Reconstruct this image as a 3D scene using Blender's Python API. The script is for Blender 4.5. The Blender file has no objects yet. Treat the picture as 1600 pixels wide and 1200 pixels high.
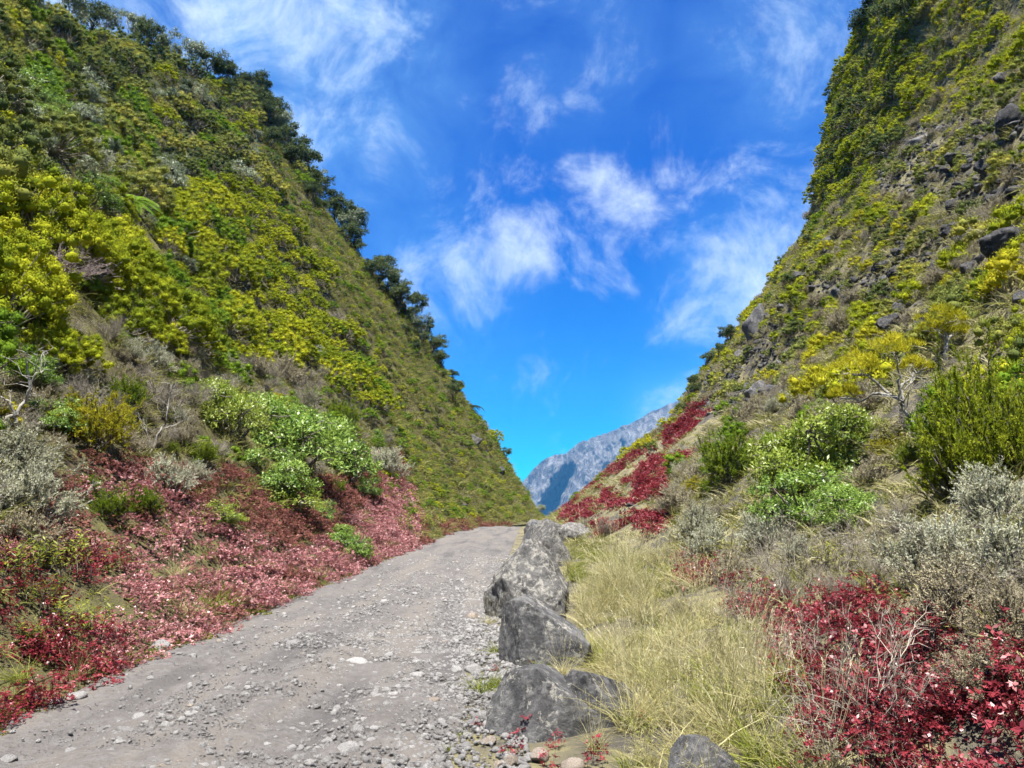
import bpy, math, random
import numpy as np
from mathutils import Vector, noise as mnoise

# ------------------------------------------------------------------ camera, sky, sun, exposure
SC = bpy.context.scene
COL = SC.collection
CAM_H = 1.65
PITCH = math.radians(9.0)
cam_data = bpy.data.cameras.new("camera")
cam_data.sensor_width = 36.0
cam_data.lens = 27.0
cam_data.clip_start = 0.05
cam_data.clip_end = 30000.0
cam = bpy.data.objects.new("camera", cam_data)
cam.location = (0, 0, CAM_H)
cam.rotation_euler = (math.pi / 2 + PITCH, 0, 0)
COL.objects.link(cam)
SC.camera = cam

SUN_EL, SUN_AZ = math.radians(71), math.radians(-176)     # azimuth from +Y towards +X
SUN_DIR = Vector((math.sin(SUN_AZ) * math.cos(SUN_EL), math.cos(SUN_AZ) * math.cos(SUN_EL), math.sin(SUN_EL)))
sun_data = bpy.data.lights.new("sun", 'SUN')
sun_data.energy = 5.0
sun_data.angle = math.radians(0.6)
sun_data.color = (1.0, 0.955, 0.88)
sun = bpy.data.objects.new("sun", sun_data)
sun.rotation_euler = SUN_DIR.to_track_quat('Z', 'Y').to_euler()
sun.location = (-4, -50, 160)
COL.objects.link(sun)

SC.view_settings.view_transform = 'Standard'
SC.view_settings.look = 'None'
SC.view_settings.gamma = 1.0
SC.view_settings.exposure = 1.75
SC.cycles.use_denoising = True
SC.cycles.max_bounces = 4
SC.cycles.diffuse_bounces = 3
SC.cycles.glossy_bounces = 1
SC.cycles.transmission_bounces = 2
SC.cycles.transparent_max_bounces = 8
SC.cycles.volume_bounces = 0
SC.cycles.use_adaptive_sampling = True
SC.cycles.adaptive_threshold = 0.03

F_PX, CX, CY = 1200.0, 800.0, 600.0          # the photograph's own pixels, used to survey the place
CP, SP = math.cos(PITCH), math.sin(PITCH)

def project(x, y, z):
    f = y * CP + (z - CAM_H) * SP
    u = -y * SP + (z - CAM_H) * CP
    f = np.where(f < 0.05, 0.05, f)
    return CX + F_PX * x / f, CY - F_PX * u / f, f

def ray(px, py):
    a = (px - CX) / F_PX
    b = (CY - py) / F_PX
    d = np.array((a, CP - b * SP, SP + b * CP))
    return d / np.linalg.norm(d)

# ------------------------------------------------------------------ node helpers
def N(nt, typ, **kw):
    n = nt.nodes.new(typ)
    for k, v in kw.items():
        if k.startswith('i_'):
            key = k[2:]
            key = int(key) if key.isdigit() else key.replace('_', ' ')
            n.inputs[key].default_value = v
        else:
            setattr(n, k, v)
    return n

def ramp(nt, stops, interp='LINEAR'):
    n = nt.nodes.new('ShaderNodeValToRGB')
    cr = n.color_ramp
    cr.interpolation = interp
    while len(cr.elements) < len(stops):
        cr.elements.new(0.5)
    for e, (p, c) in zip(cr.elements, stops):
        e.position = p
        e.color = (*c, 1) if len(c) == 3 else c
    return n

def math_node(nt, op, a, b=None, clamp=False):
    n = nt.nodes.new('ShaderNodeMath')
    n.operation = op
    n.use_clamp = clamp
    for i, v in enumerate((a, b)):
        if v is None:
            continue
        if isinstance(v, (int, float)):
            n.inputs[i].default_value = v
        else:
            nt.links.new(v, n.inputs[i])
    return n.outputs[0]

def mix_rgb(nt, fac, a, b, blend='MIX'):
    n = nt.nodes.new('ShaderNodeMix')
    n.data_type = 'RGBA'
    n.blend_type = blend
    for key, v in ((0, fac), (6, a), (7, b)):
        if isinstance(v, (int, float)):
            n.inputs[key].default_value = v
        elif isinstance(v, tuple):
            n.inputs[key].default_value = (*v, 1) if len(v) == 3 else v
        else:
            nt.links.new(v, n.inputs[key])
    return n.outputs[2]

# ------------------------------------------------------------------ world: Nishita sky with thin cloud
world = bpy.data.worlds.new("World")
SC.world = world
world.use_nodes = True
wt = world.node_tree
wt.nodes.clear()
sky = N(wt, 'ShaderNodeTexSky', sky_type='NISHITA', sun_disc=False)
sky.sun_elevation = SUN_EL
sky.sun_rotation = SUN_AZ
sky.altitude = 1800
sky.air_density = 1.0
sky.dust_density = 0.25
sky.ozone_density = 2.2
sep = N(wt, 'ShaderNodeSeparateColor')
wt.links.new(sky.outputs[0], sep.inputs[0])
com = N(wt, 'ShaderNodeCombineColor')
SKY_GRADE = ((0.002, 1.75), (0.132, 1.45), (0.76, 0.72))        # gain and power per channel: the clear deep blue of high mountain air
for ch, (gain, pw) in enumerate(SKY_GRADE):
    wt.links.new(math_node(wt, 'MULTIPLY', math_node(wt, 'POWER', sep.outputs[ch], pw), gain), com.inputs[ch])
tc = N(wt, 'ShaderNodeTexCoord')
DIRV = tc.outputs['Generated']
def wnoise(scale, detail, rough, dist=0.0, off=(0, 0, 0), sc=(1, 1, 1)):
    m = N(wt, 'ShaderNodeMapping')
    m.inputs['Location'].default_value = off
    m.inputs['Scale'].default_value = sc
    wt.links.new(DIRV, m.inputs['Vector'])
    n = N(wt, 'ShaderNodeTexNoise')
    n.inputs['Scale'].default_value = scale
    n.inputs['Detail'].default_value = detail
    n.inputs['Roughness'].default_value = rough
    n.inputs['Distortion'].default_value = dist
    wt.links.new(m.outputs[0], n.inputs['Vector'])
    return n.outputs['Fac']
# where the bigger cloud banks hang (directions in the world), each a soft round region
def bank(px, py, rx, amp, stretch=(1, 1, 1)):
    d = ray(px, py)
    v = N(wt, 'ShaderNodeVectorMath', operation='SUBTRACT')
    wt.links.new(DIRV, v.inputs[0])
    v.inputs[1].default_value = tuple(d)
    s = N(wt, 'ShaderNodeVectorMath', operation='MULTIPLY')
    wt.links.new(v.outputs[0], s.inputs[0])
    s.inputs[1].default_value = stretch
    l = N(wt, 'ShaderNodeVectorMath', operation='LENGTH')
    wt.links.new(s.outputs[0], l.inputs[0])
    m = N(wt, 'ShaderNodeMapRange')
    m.interpolation_type = 'SMOOTHERSTEP'
    m.inputs['From Min'].default_value = 0.0
    m.inputs['From Max'].default_value = rx
    m.inputs['To Min'].default_value = amp
    m.inputs['To Max'].default_value = 0.0
    wt.links.new(l.outputs['Value'], m.inputs['Value'])
    return m.outputs[0]
banks = [bank(800, 365, 0.19, 0.52, (0.9, 1, 1.2)), bank(690, 450, 0.19, 0.46), bank(930, 335, 0.18, 0.50), bank(620, 400, 0.14, 0.24),
         bank(1130, 270, 0.16, 0.42, (0.7, 1, 1.9)), bank(1230, 440, 0.25, 0.56, (1.2, 1, 0.8)), bank(1110, 510, 0.18, 0.34),
         bank(880, 60, 0.26, 0.30, (1.3, 1, 0.8)), bank(980, 190, 0.15, 0.26), bank(470, 60, 0.30, 0.44, (1.1, 1, 0.7)),
         bank(530, 220, 0.20, 0.30), bank(1260, 70, 0.24, 0.32), bank(880, 570, 0.16, 0.30), bank(1070, 640, 0.12, 0.5), bank(760, 520, 0.16, 0.2),
         bank(150, -60, 0.45, 0.5)]
acc = banks[0]
for b in banks[1:]:
    acc = math_node(wt, 'MAXIMUM', acc, b)
n_big = wnoise(8.0, 13.0, 0.66, 0.45, (3.1, 0.4, 1.7), (1, 1, 1.1))
n_fine = wnoise(26.0, 12.0, 0.66, 0.5, (0.3, 2.2, 5.1), (1, 1, 0.8))
n_soft = wnoise(3.5, 3.0, 0.5, 0.3, (7.3, 1.2, 0.1))
nn = math_node(wt, 'ADD', math_node(wt, 'MULTIPLY', n_big, 0.58), math_node(wt, 'MULTIPLY', n_fine, 0.24))
nn = math_node(wt, 'ADD', nn, math_node(wt, 'MULTIPLY', n_soft, 0.16))
dens = math_node(wt, 'ADD', math_node(wt, 'SUBTRACT', nn, 0.645), math_node(wt, 'MULTIPLY', acc, 0.40))
mr = N(wt, 'ShaderNodeMapRange')
mr.interpolation_type = 'SMOOTHSTEP'
mr.inputs['From Min'].default_value = -0.06
mr.inputs['From Max'].default_value = 0.22
mr.inputs['To Min'].default_value = 0.0
mr.inputs['To Max'].default_value = 0.86
wt.links.new(dens, mr.inputs['Value'])
veil = math_node(wt, 'MAXIMUM', bank(450, 40, 0.36, 0.62, (1.0, 1, 0.7)), bank(1210, 470, 0.24, 0.46, (1.2, 1, .8)))
for b in (bank(650, 430, 0.22, 0.34), bank(900, 60, 0.22, 0.26), bank(1250, 60, 0.26, 0.34), bank(1060, 640, 0.10, 0.5), bank(-100, 100, 0.8, 0.6)):
    veil = math_node(wt, 'MAXIMUM', veil, b)
veil = math_node(wt, 'MULTIPLY', veil, math_node(wt, 'MULTIPLY', math_node(wt, 'SUBTRACT', n_big, 0.22), 1.7), clamp=True)
CLOUD = (2.6, 2.95, 3.4)
sky_mix = mix_rgb(wt, veil, com.outputs[0], (1.15, 2.5, 3.7))
sky_mix = mix_rgb(wt, mr.outputs[0], sky_mix, CLOUD)
bg = N(wt, 'ShaderNodeBackground')
bg.inputs['Strength'].default_value = 0.11
wt.links.new(sky_mix, bg.inputs['Color'])
wo = N(wt, 'ShaderNodeOutputWorld')
wt.links.new(bg.outputs[0], wo.inputs['Surface'])

# ------------------------------------------------------------------ the lie of the land
RNG = np.random.default_rng(7)
_PERM = np.random.default_rng(11).random((256, 256))
def vnoise(x, y):
    x = np.asarray(x, float); y = np.asarray(y, float)
    xi = np.floor(x).astype(int); yi = np.floor(y).astype(int)
    fx = x - xi; fy = y - yi
    fx = fx * fx * (3 - 2 * fx); fy = fy * fy * (3 - 2 * fy)
    a = _PERM[xi % 256, yi % 256]; b = _PERM[(xi + 1) % 256, yi % 256]
    c = _PERM[xi % 256, (yi + 1) % 256]; d = _PERM[(xi + 1) % 256, (yi + 1) % 256]
    return (a * (1 - fx) + b * fx) * (1 - fy) + (c * (1 - fx) + d * fx) * fy
def fbm(x, y, o=4, g=0.5):
    s = 0; a = 1; t = 0
    for i in range(o):
        s = s + a * (vnoise(x * 2 ** i + 17.3 * i, y * 2 ** i + 5.1 * i) - 0.5); t += a; a *= g
    return s / t * 2
def sstep(a, b, t):
    t = np.clip((t - a) / (b - a), 0, 1)
    return t * t * (3 - 2 * t)

def x_left(y):                      # left edge of the track, foot of the left hill
    return -4.15 + np.interp(y, [-20, 45, 62, 75, 90, 140], [0, 0.4, 1.5, 5.4, 8.6, 16]) + 0.25 * fbm(np.asarray(y) / 3.0, 3.3, 2)
def x_right(y):                     # right edge of the track
    return np.interp(y, [-20, 4, 17, 66, 80, 140], [-0.45, -0.45, -0.35, 0.8, 3.5, 16])
def base(y):
    return -0.010 * np.maximum(0, np.asarray(y, float) - 61) ** 2

_q = np.array([(-1, -.3), (0, 0), (.5, .28), (1.5, 1.35), (4.25, 5.3), (7.8, 10.5), (12, 16.7), (15.6, 23.6), (20, 29.2), (24, 34.4), (30.5, 43), (35, 49.6), (38, 51), (60, 54), (90, 57)])
_p = np.array([(-9, 0), (0.4, 0), (1.6, .10), (2.8, .42), (5, 1.75), (8.2, 4.6), (14.6, 9.7), (16.6, 13.0), (22.4, 19.7), (26.4, 24.6), (29.1, 28.8), (30.5, 33.5), (32.0, 39.5), (34.6, 48.5), (40, 54), (90, 62)])
_u = np.linspace(-10, 90, 2001)
def _table(pts, wdt):
    t = np.interp(_u, pts[:, 0], pts[:, 1])
    k = np.hanning(wdt); k /= k.sum()
    pad = np.pad(t, wdt, mode='edge')
    return np.convolve(pad, k, 'same')[wdt:-wdt]
_QT, _PT = _table(_q, 21), _table(_p, 25)

def h_left(x, y):
    u = x_left(y) - x
    k = np.interp(y, [-20, 2, 12, 25, 45, 60, 84], [.55, .57, .62, .69, .76, .84, 1.0])
    z = np.interp(u, _u, _QT) * k
    w = sstep(0.5, 8, u)
    z = z + w * (2.2 * fbm(x / 11.0, y / 11.0, 3) + 0.8 * fbm(x / 3.2 + 9, y / 3.2, 3))
    z = z + sstep(0, 1.5, u) * (1 - .4 * w) * 0.30 * fbm(x / 1.1, y / 1.1 + 4, 3)
    z = z - 1.6 * np.exp(-((x + 24 + 0.12 * y) / 5.0) ** 2) * sstep(8, 20, u)
    z = z - 0.06 * np.maximum(0, y - 87) ** 2
    return z + base(y) * np.interp(y, [61, 70], [1, 0.0])

def h_right(x, y):
    v = x - (x_right(y) - np.interp(y, [-20, 66, 80, 140], [-0.4, 0.8, 3.5, 16.0])) - np.interp(y, [70, 80, 140], [0, 1.5, 12])
    z = np.interp(v, _u, _PT)
    w = sstep(4, 14, v)
    z = z + w * (2.3 * fbm(x / 9.0 + 40, y / 9.0, 3) + 0.95 * fbm(x / 2.4 + 70, y / 2.4, 4, .6))
    z = z + sstep(0.2, 2.0, v) * 0.22 * fbm(x / 1.0 + 30, y / 1.0, 3)
    z = z - 0.07 * np.maximum(0, y - 73) ** 2
    return z + base(y) * np.interp(y, [61, 70], [1, 0.3])

def h_road(x, y):
    t = (x - x_left(y)) / np.maximum(x_right(y) - x_left(y), 0.1)
    crown = 0.05 * np.sin(np.clip(t, 0, 1) * math.pi) - 0.06 * (np.exp(-((t - .24) / .08) ** 2) + np.exp(-((t - .68) / .09) ** 2))
    return base(y) + crown + 0.035 * fbm(x / 0.9, y / 1.3, 3) + 0.05 * fbm(x / 3, y / 4 + 8, 2)

def ground(x, y):
    x = np.asarray(x, float); y = np.asarray(y, float)
    r = h_road(x, y)
    return np.where(x < x_left(y), np.maximum(h_left(x, y), -90), np.where(x > x_right(y), np.maximum(h_right(x, y), -90), r))

def hit(px, py, tmax=130.0):
    d = ray(px, py)
    t = np.concatenate([np.linspace(1.2, 12, 260), np.linspace(12.05, tmax, 900)])
    g = CAM_H + d[2] * t - ground(d[0] * t, d[1] * t)
    i = np.argmax(g < 0)
    if g[i] >= 0:
        i = int(np.argmin(g))
    elif i > 0:
        a, b = g[i - 1], g[i]
        tt = t[i - 1] + (t[i] - t[i - 1]) * a / (a - b)
        return np.array((d[0] * tt, d[1] * tt, ground(d[0] * tt, d[1] * tt)))
    return np.array((d[0] * t[i], d[1] * t[i], ground(d[0] * t[i], d[1] * t[i])))

_gx = np.arange(-60, 60.01, .4); _gy = np.arange(0, 100.01, .4)
_GZ = ground(*np.meshgrid(_gx, _gy, indexing='ij'))
def visible(x, y, z, lift=0.6, steps=70):
    ok = np.ones(len(x), bool)
    for s in np.linspace(0.05, 0.985, steps):
        i = np.clip(np.rint((x * s + 60) / .4).astype(int), 0, len(_gx) - 1)
        j = np.clip(np.rint(y * s / .4).astype(int), 0, len(_gy) - 1)
        gz = CAM_H + (z + lift - CAM_H) * s
        ok &= gz > _GZ[i, j] - 0.35
    return ok

# ------------------------------------------------------------------ mesh helpers
def mesh_from(name, V, tris=None, quads=None, cv=None, smooth=False, mats=()):
    me = bpy.data.meshes.new(name)
    V = np.asarray(V, np.float32)
    loops, starts = [], []
    n = 0
    if tris is not None and len(tris):
        tris = np.asarray(tris, np.int32); loops.append(tris.ravel()); starts.append(n + 3 * np.arange(len(tris))); n += tris.size
    if quads is not None and len(quads):
        quads = np.asarray(quads, np.int32); loops.append(quads.ravel()); starts.append(n + 4 * np.arange(len(quads))); n += quads.size
    L = np.concatenate(loops); S = np.concatenate(starts)
    me.vertices.add(len(V)); me.vertices.foreach_set('co', V.ravel())
    me.loops.add(len(L)); me.loops.foreach_set('vertex_index', L.astype(np.int32))
    me.polygons.add(len(S)); me.polygons.foreach_set('loop_start', S.astype(np.int32))
    if smooth:
        me.polygons.foreach_set('use_smooth', np.ones(len(S), bool))
    me.update(calc_edges=True)
    if cv is not None:
        a = me.attributes.new('cv', 'FLOAT', 'POINT')
        a.data.foreach_set('value', np.asarray(cv, np.float32))
    for m in mats:
        me.materials.append(m)
    return me

def grid_mesh(name, X, Y, Z, mat, flip=False):
    r, c = X.shape
    V = np.stack([X, Y, Z], -1).reshape(-1, 3)
    i = np.arange(r * c).reshape(r, c)
    q = np.stack([i[:-1, :-1], i[:-1, 1:], i[1:, 1:], i[1:, :-1]], -1).reshape(-1, 4)
    if flip:
        q = q[:, ::-1]
    return mesh_from(name, V, quads=q, smooth=True, mats=(mat,))

def link(name, data, parent=None, **props):
    o = bpy.data.objects.new(name, data)
    COL.objects.link(o)
    if parent is not None:
        o.parent = parent
    for k, v in props.items():
        o[k] = v
    return o

def graded(a, b, s0, s1):
    out = [a]; s = s0; n = max(2, int((b - a) / ((s0 + s1) / 2)))
    ts = np.linspace(0, 1, n + 1)
    steps = s0 + (s1 - s0) * ts[:-1]
    c = np.concatenate([[0], np.cumsum(steps)])
    return a + (b - a) * c / c[-1]

# ------------------------------------------------------------------ materials for land and rock
def new_mat(name):
    m = bpy.data.materials.new(name)
    m.use_nodes = True
    nt = m.node_tree
    nt.nodes.clear()
    out = N(nt, 'ShaderNodeOutputMaterial')
    return m, nt, out

def principled(nt, out, rough=0.9, spec=0.2):
    b = N(nt, 'ShaderNodeBsdfPrincipled')
    b.inputs['Roughness'].default_value = rough
    b.inputs['Specular IOR Level'].default_value = spec
    nt.links.new(b.outputs[0], out.inputs['Surface'])
    return b

def tnoise(nt, scale, detail=6, rough=0.6, dist=0.0, coord='Object', off=(0, 0, 0)):
    t = N(nt, 'ShaderNodeTexCoord')
    m = N(nt, 'ShaderNodeMapping')
    m.inputs['Location'].default_value = off
    nt.links.new(t.outputs[coord], m.inputs['Vector'])
    n = N(nt, 'ShaderNodeTexNoise')
    n.inputs['Scale'].default_value = scale
    n.inputs['Detail'].default_value = detail
    n.inputs['Roughness'].default_value = rough
    n.inputs['Distortion'].default_value = dist
    nt.links.new(m.outputs[0], n.inputs['Vector'])
    return n.outputs['Fac']

def bump(nt, height, strength, dist, bsdf, normal=None):
    b = N(nt, 'ShaderNodeBump')
    b.inputs['Strength'].default_value = strength
    b.inputs['Distance'].default_value = dist
    nt.links.new(height, b.inputs['Height'])
    if normal is not None:
        nt.links.new(normal, b.inputs['Normal'])
    if bsdf is not None:
        nt.links.new(b.outputs[0], bsdf.inputs['Normal'])
    return b.outputs[0]

def mat_soil(name, dark, mid, grassy):
    m, nt, out = new_mat(name)
    b = principled(nt, out, 0.95, 0.1)
    n1 = tnoise(nt, 0.35, 8, 0.65)
    n2 = tnoise(nt, 2.3, 8, 0.7, off=(4, 2, 7))
    n3 = tnoise(nt, 14, 6, 0.7)
    c = mix_rgb(nt, ramp_fac(nt, n1, .42, .58), dark, mid)
    c = mix_rgb(nt, ramp_fac(nt, n2, .45, .6), c, grassy)
    nt.links.new(c, b.inputs['Base Color'])
    bump(nt, n3, 0.9, 0.08, b)
    return m
def ramp_fac(nt, src, a, b):
    m = N(nt, 'ShaderNodeMapRange')
    m.interpolation_type = 'SMOOTHSTEP'
    m.inputs['From Min'].default_value = a
    m.inputs['From Max'].default_value = b
    nt.links.new(src, m.inputs['Value'])
    return m.outputs[0]

M = {}
M['soil_left'] = mat_soil('left_hill_soil', (.055, .045, .03), (.09, .08, .04), (.12, .115, .045))
M['soil_right'] = mat_soil('right_hill_soil', (.07, .065, .06), (.15, .135, .085), (.19, .17, .09))

def mat_road():
    m, nt, out = new_mat('gravel_track')
    b = principled(nt, out, 0.92, 0.15)
    n1 = tnoise(nt, 0.5, 6, 0.6)
    n2 = tnoise(nt, 9, 8, 0.75, off=(3, 1, 2))
    n3 = tnoise(nt, 40, 6, 0.8, off=(1, 7, 2))
    c = mix_rgb(nt, ramp_fac(nt, n1, .38, .62), (0.086, 0.080, 0.076), (0.113, 0.103, 0.094))
    c = mix_rgb(nt, ramp_fac(nt, n2, .40, .66), c, (0.140, 0.133, 0.127))
    c = mix_rgb(nt, ramp_fac(nt, n3, .56, .68), c, (0.056, 0.052, 0.051))
    t0 = N(nt, 'ShaderNodeTexCoord')
    mp = N(nt, 'ShaderNodeMapping')
    mp.inputs['Scale'].default_value = (1.7, .16, 1)
    nt.links.new(t0.outputs['Object'], mp.inputs['Vector'])
    sn = N(nt, 'ShaderNodeTexNoise')
    sn.inputs['Scale'].default_value = 1.0
    sn.inputs['Detail'].default_value = 6
    nt.links.new(mp.outputs[0], sn.inputs['Vector'])
    c = mix_rgb(nt, math_node(nt, 'MULTIPLY', ramp_fac(nt, sn.outputs['Fac'], .48, .60), .5), c, (.150, .134, .115))
    c = mix_rgb(nt, math_node(nt, 'MULTIPLY', ramp_fac(nt, sn.outputs['Fac'], .46, .36), .7), c, (.072, .068, .066))
    vor = N(nt, 'ShaderNodeTexVoronoi')
    vor.inputs['Scale'].default_value = 28
    t = N(nt, 'ShaderNodeTexCoord')
    nt.links.new(t.outputs['Object'], vor.inputs['Vector'])
    nt.links.new(c, b.inputs['Base Color'])
    nrm = bump(nt, n2, 0.7, 0.05, None)
    nrm = bump(nt, vor.outputs['Distance'], 0.45, 0.02, None, nrm)
    bump(nt, n3, 0.5, 0.015, b, nrm)
    return m
M['road'] = mat_road()

def mat_cliff():
    m, nt, out = new_mat('mountain_rock')
    b = principled(nt, out, 0.95, 0.05)
    n1 = tnoise(nt, 0.006, 8, 0.65)
    n2 = tnoise(nt, 0.03, 8, 0.7)
    t = N(nt, 'ShaderNodeTexCoord')
    mp = N(nt, 'ShaderNodeMapping')
    mp.inputs['Scale'].default_value = (.05, .05, .006)
    nt.links.new(t.outputs['Object'], mp.inputs['Vector'])
    st = N(nt, 'ShaderNodeTexNoise')
    st.inputs['Scale'].default_value = 1.0
    st.inputs['Detail'].default_value = 8
    nt.links.new(mp.outputs[0], st.inputs['Vector'])
    c = mix_rgb(nt, ramp_fac(nt, n1, .4, .6), (0.125, 0.118, 0.114), (0.230, 0.219, 0.210))
    c = mix_rgb(nt, ramp_fac(nt, st.outputs['Fac'], .45, .62), c, (0.290, 0.282, 0.272))
    c = mix_rgb(nt, ramp_fac(nt, n2, .52, .68), c, (0.078, 0.084, 0.069))
    nt.links.new(c, b.inputs['Base Color'])
    n5 = tnoise(nt, 0.012, 10, 0.75, 1.0, off=(9, 3, 1))
    nr = bump(nt, n5, 1.0, 60, None)
    bump(nt, n2, 1.0, 22, b, nr)
    return m
M['cliff'] = mat_cliff()
m_, nt_, out_ = new_mat('valley_forest')
b_ = principled(nt_, out_, 0.95, 0.05)
nt_.links.new(mix_rgb(nt_, tnoise(nt_, .01, 6), (.04, .06, .02), (.10, .11, .05)), b_.inputs['Base Color'])
M['valley'] = m_

# ------------------------------------------------------------------ hills, track, valley, mountain
ys = np.concatenate([graded(-16, 2, .6, .3)[:-1], graded(2, 30, .16, .4)[:-1], graded(30, 130, .4, 1.2)])
us = np.concatenate([graded(-0.25, 8, .12, .25)[:-1], graded(8, 40, .25, .7)[:-1], graded(40, 85, .8, 2.5)])
Yg, Ug = np.meshgrid(ys, us, indexing='ij')
Xg = x_left(Yg) - Ug
Zg = np.maximum(h_left(Xg, Yg), -120) - 0.03
link('left_hill', grid_mesh('left_hill', Xg, Yg, Zg, M['soil_left'], flip=True), kind='structure')
Xg = x_right(Yg) + Ug
Zg = np.maximum(h_right(Xg, Yg), -120) - 0.02
link('right_hill', grid_mesh('right_hill', Xg, Yg, Zg, M['soil_right']), kind='structure')

ys = np.concatenate([graded(-16, 2, .5, .15)[:-1], graded(2, 18, .05, .12)[:-1], graded(18, 96, .12, .6)])
ts = np.linspace(-0.07, 1.07, 90)
Yg, Tg = np.meshgrid(ys, ts, indexing='ij')
Xg = x_left(Yg) + Tg * (x_right(Yg) - x_left(Yg))
Zg = h_road(Xg, Yg) + 0.040 * fbm(Xg * 3.1, Yg * 3.1, 4, .65)
edge = np.clip(np.maximum(-Tg, Tg - 1), 0, 1)
Zg = Zg - edge * 3.5
link('track', grid_mesh('track', Xg, Yg, Zg, M['road']), kind='structure')

g = np.concatenate([-np.geomspace(3650, 60, 26), [0], np.geomspace(60, 3650, 26)])
Xg, Yg = np.meshgrid(g, g, indexing='xy')
R = np.hypot(Xg, Yg)
link('valley_ground', grid_mesh('valley_ground', Xg, Yg, -340 + 60 * fbm(Xg / 700, Yg / 700, 3), M['valley']), kind='structure')

# far mountain wall across the valley
def build_mountain():
    D = 3000.0
    sx = np.array([480, 640, 760, 800, 822, 832, 845, 868, 880, 892, 905, 930, 950, 975, 985, 1000, 1020, 1045, 1065, 1100, 1180, 1280, 1400, 1700])
    sy = np.array([860, 820, 800, 775, 747, 735, 722, 711, 712, 702, 693, 684, 676, 665, 663, 654, 643, 632, 625, 612, 600, 596, 610, 680])
    xs = np.linspace(-900, 2400, 760)
    top = np.interp((xs / D) * F_PX + CX, sx, (790 - sy) / F_PX * D + CAM_H)
    rows = 170
    t = np.linspace(0, 1, rows)
    X = np.repeat(xs[None], rows, 0)
    T = np.repeat(t[:, None], len(xs), 1)
    H = top[None] + 340
    fall = T ** 0.9
    Z = top[None] - fall * H
    # spurs and gullies running down the wall
    w = 1 - np.abs(fbm((X + 130 * T) / 190.0, T * 0.8, 3))
    w2 = 1 - np.abs(fbm((X - 60 * T) / 62.0 + 8, T * 2.2, 4))
    env = sstep(0.0, 0.12, T)
    out = 520 * T ** 1.25 + env * (190 * (w - .6) + 62 * (w2 - .6))
    # one deep shadowed ravine as in the view
    cx = 255 - 330 * T
    rav = np.exp(-((X - cx) / (26 + 70 * T)) ** 2) * sstep(0.06, .2, T)
    out = out - 210 * rav
    out = out + 160 * np.exp(-((X - (cx + 95)) / 70) ** 2) * env * sstep(.05, .3, T)
    Y = D - out + 0.10 * (X - 200)
    Z = Z + env * 9 * fbm(X / 22, T * 22, 3) + 9 * fbm(X / 14.0, 3.3, 4, .65)
    Y = Y - env * (55 * fbm(X / 34, T * 10 + 3, 5, .62) + 34 * np.abs(fbm(X / 18 + 4, T * 5, 4, .6)))
    V = np.stack([X, Y, Z], -1)
    back = V[:1].copy(); back[..., 1] += 700; back[..., 2] -= 350
    V = np.concatenate([back, V], 0)
    me = grid_mesh('far_mountain', V[..., 0], V[..., 1], V[..., 2], M['cliff'], flip=True)
    link('far_mountain', me, kind='structure')
build_mountain()

# the air between here and the mountain
def build_haze():
    x0, x1, y0, y1, z0, z1 = -3700, 3700, -3700, 4100, -460, 640
    V = [(x, y, z) for x in (x0, x1) for y in (y0, y1) for z in (z0, z1)]
    Fq = [(0, 1, 3, 2), (4, 6, 7, 5), (0, 4, 5, 1), (2, 3, 7, 6), (0, 2, 6, 4), (1, 5, 7, 3)]
    m, nt, out = new_mat('haze_air')
    v = N(nt, 'ShaderNodeVolumePrincipled')
    v.inputs['Color'].default_value = (.13, .50, 1.0, 1)
    v.inputs['Density'].default_value = 0.95e-4
    v.inputs['Anisotropy'].default_value = 0.1
    nt.links.new(v.outputs[0], out.inputs['Volume'])
    o = link('haze', mesh_from('haze', V, quads=Fq, mats=(m,)), kind='stuff', label='thin blue haze in the air towards the far mountain')
build_haze()

# ------------------------------------------------------------------ plant and rock materials
def mat_leaf(name, stops, trans=0.35, rough=0.55, spec=0.25, objvar=0.25, back=None, sat=1.0):
    """leaf colour from the per-leaf value 'cv' plus a shift per plant"""
    m, nt, out = new_mat(name)
    at = N(nt, 'ShaderNodeAttribute')
    at.attribute_name = 'cv'
    oi = N(nt, 'ShaderNodeObjectInfo')
    f = math_node(nt, 'ADD', at.outputs['Fac'], math_node(nt, 'MULTIPLY', math_node(nt, 'SUBTRACT', oi.outputs['Random'], 0.5), objvar), clamp=True)
    r = ramp(nt, stops)
    nt.links.new(f, r.inputs[0])
    col = r.outputs[0]
    if back is not None:
        ge = N(nt, 'ShaderNodeNewGeometry')
        col = mix_rgb(nt, math_node(nt, 'MULTIPLY', ge.outputs['Backfacing'], 0.8), col, back)
    d = N(nt, 'ShaderNodeBsdfDiffuse')
    nt.links.new(col, d.inputs['Color'])
    t = N(nt, 'ShaderNodeBsdfTranslucent')
    nt.links.new(col, t.inputs['Color'])
    mx = N(nt, 'ShaderNodeMixShader')
    mx.inputs[0].default_value = trans
    nt.links.new(d.outputs[0], mx.inputs[1])
    nt.links.new(t.outputs[0], mx.inputs[2])
    last = mx.outputs[0]
    if spec >= .4:                      # glossy leaves
        g_ = N(nt, 'ShaderNodeBsdfGlossy')
        g_.inputs['Roughness'].default_value = rough
        m2 = N(nt, 'ShaderNodeMixShader')
        m2.inputs[0].default_value = .03
        nt.links.new(last, m2.inputs[1])
        nt.links.new(g_.outputs[0], m2.inputs[2])
        last = m2.outputs[0]
    nt.links.new(last, out.inputs['Surface'])
    return m

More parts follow.
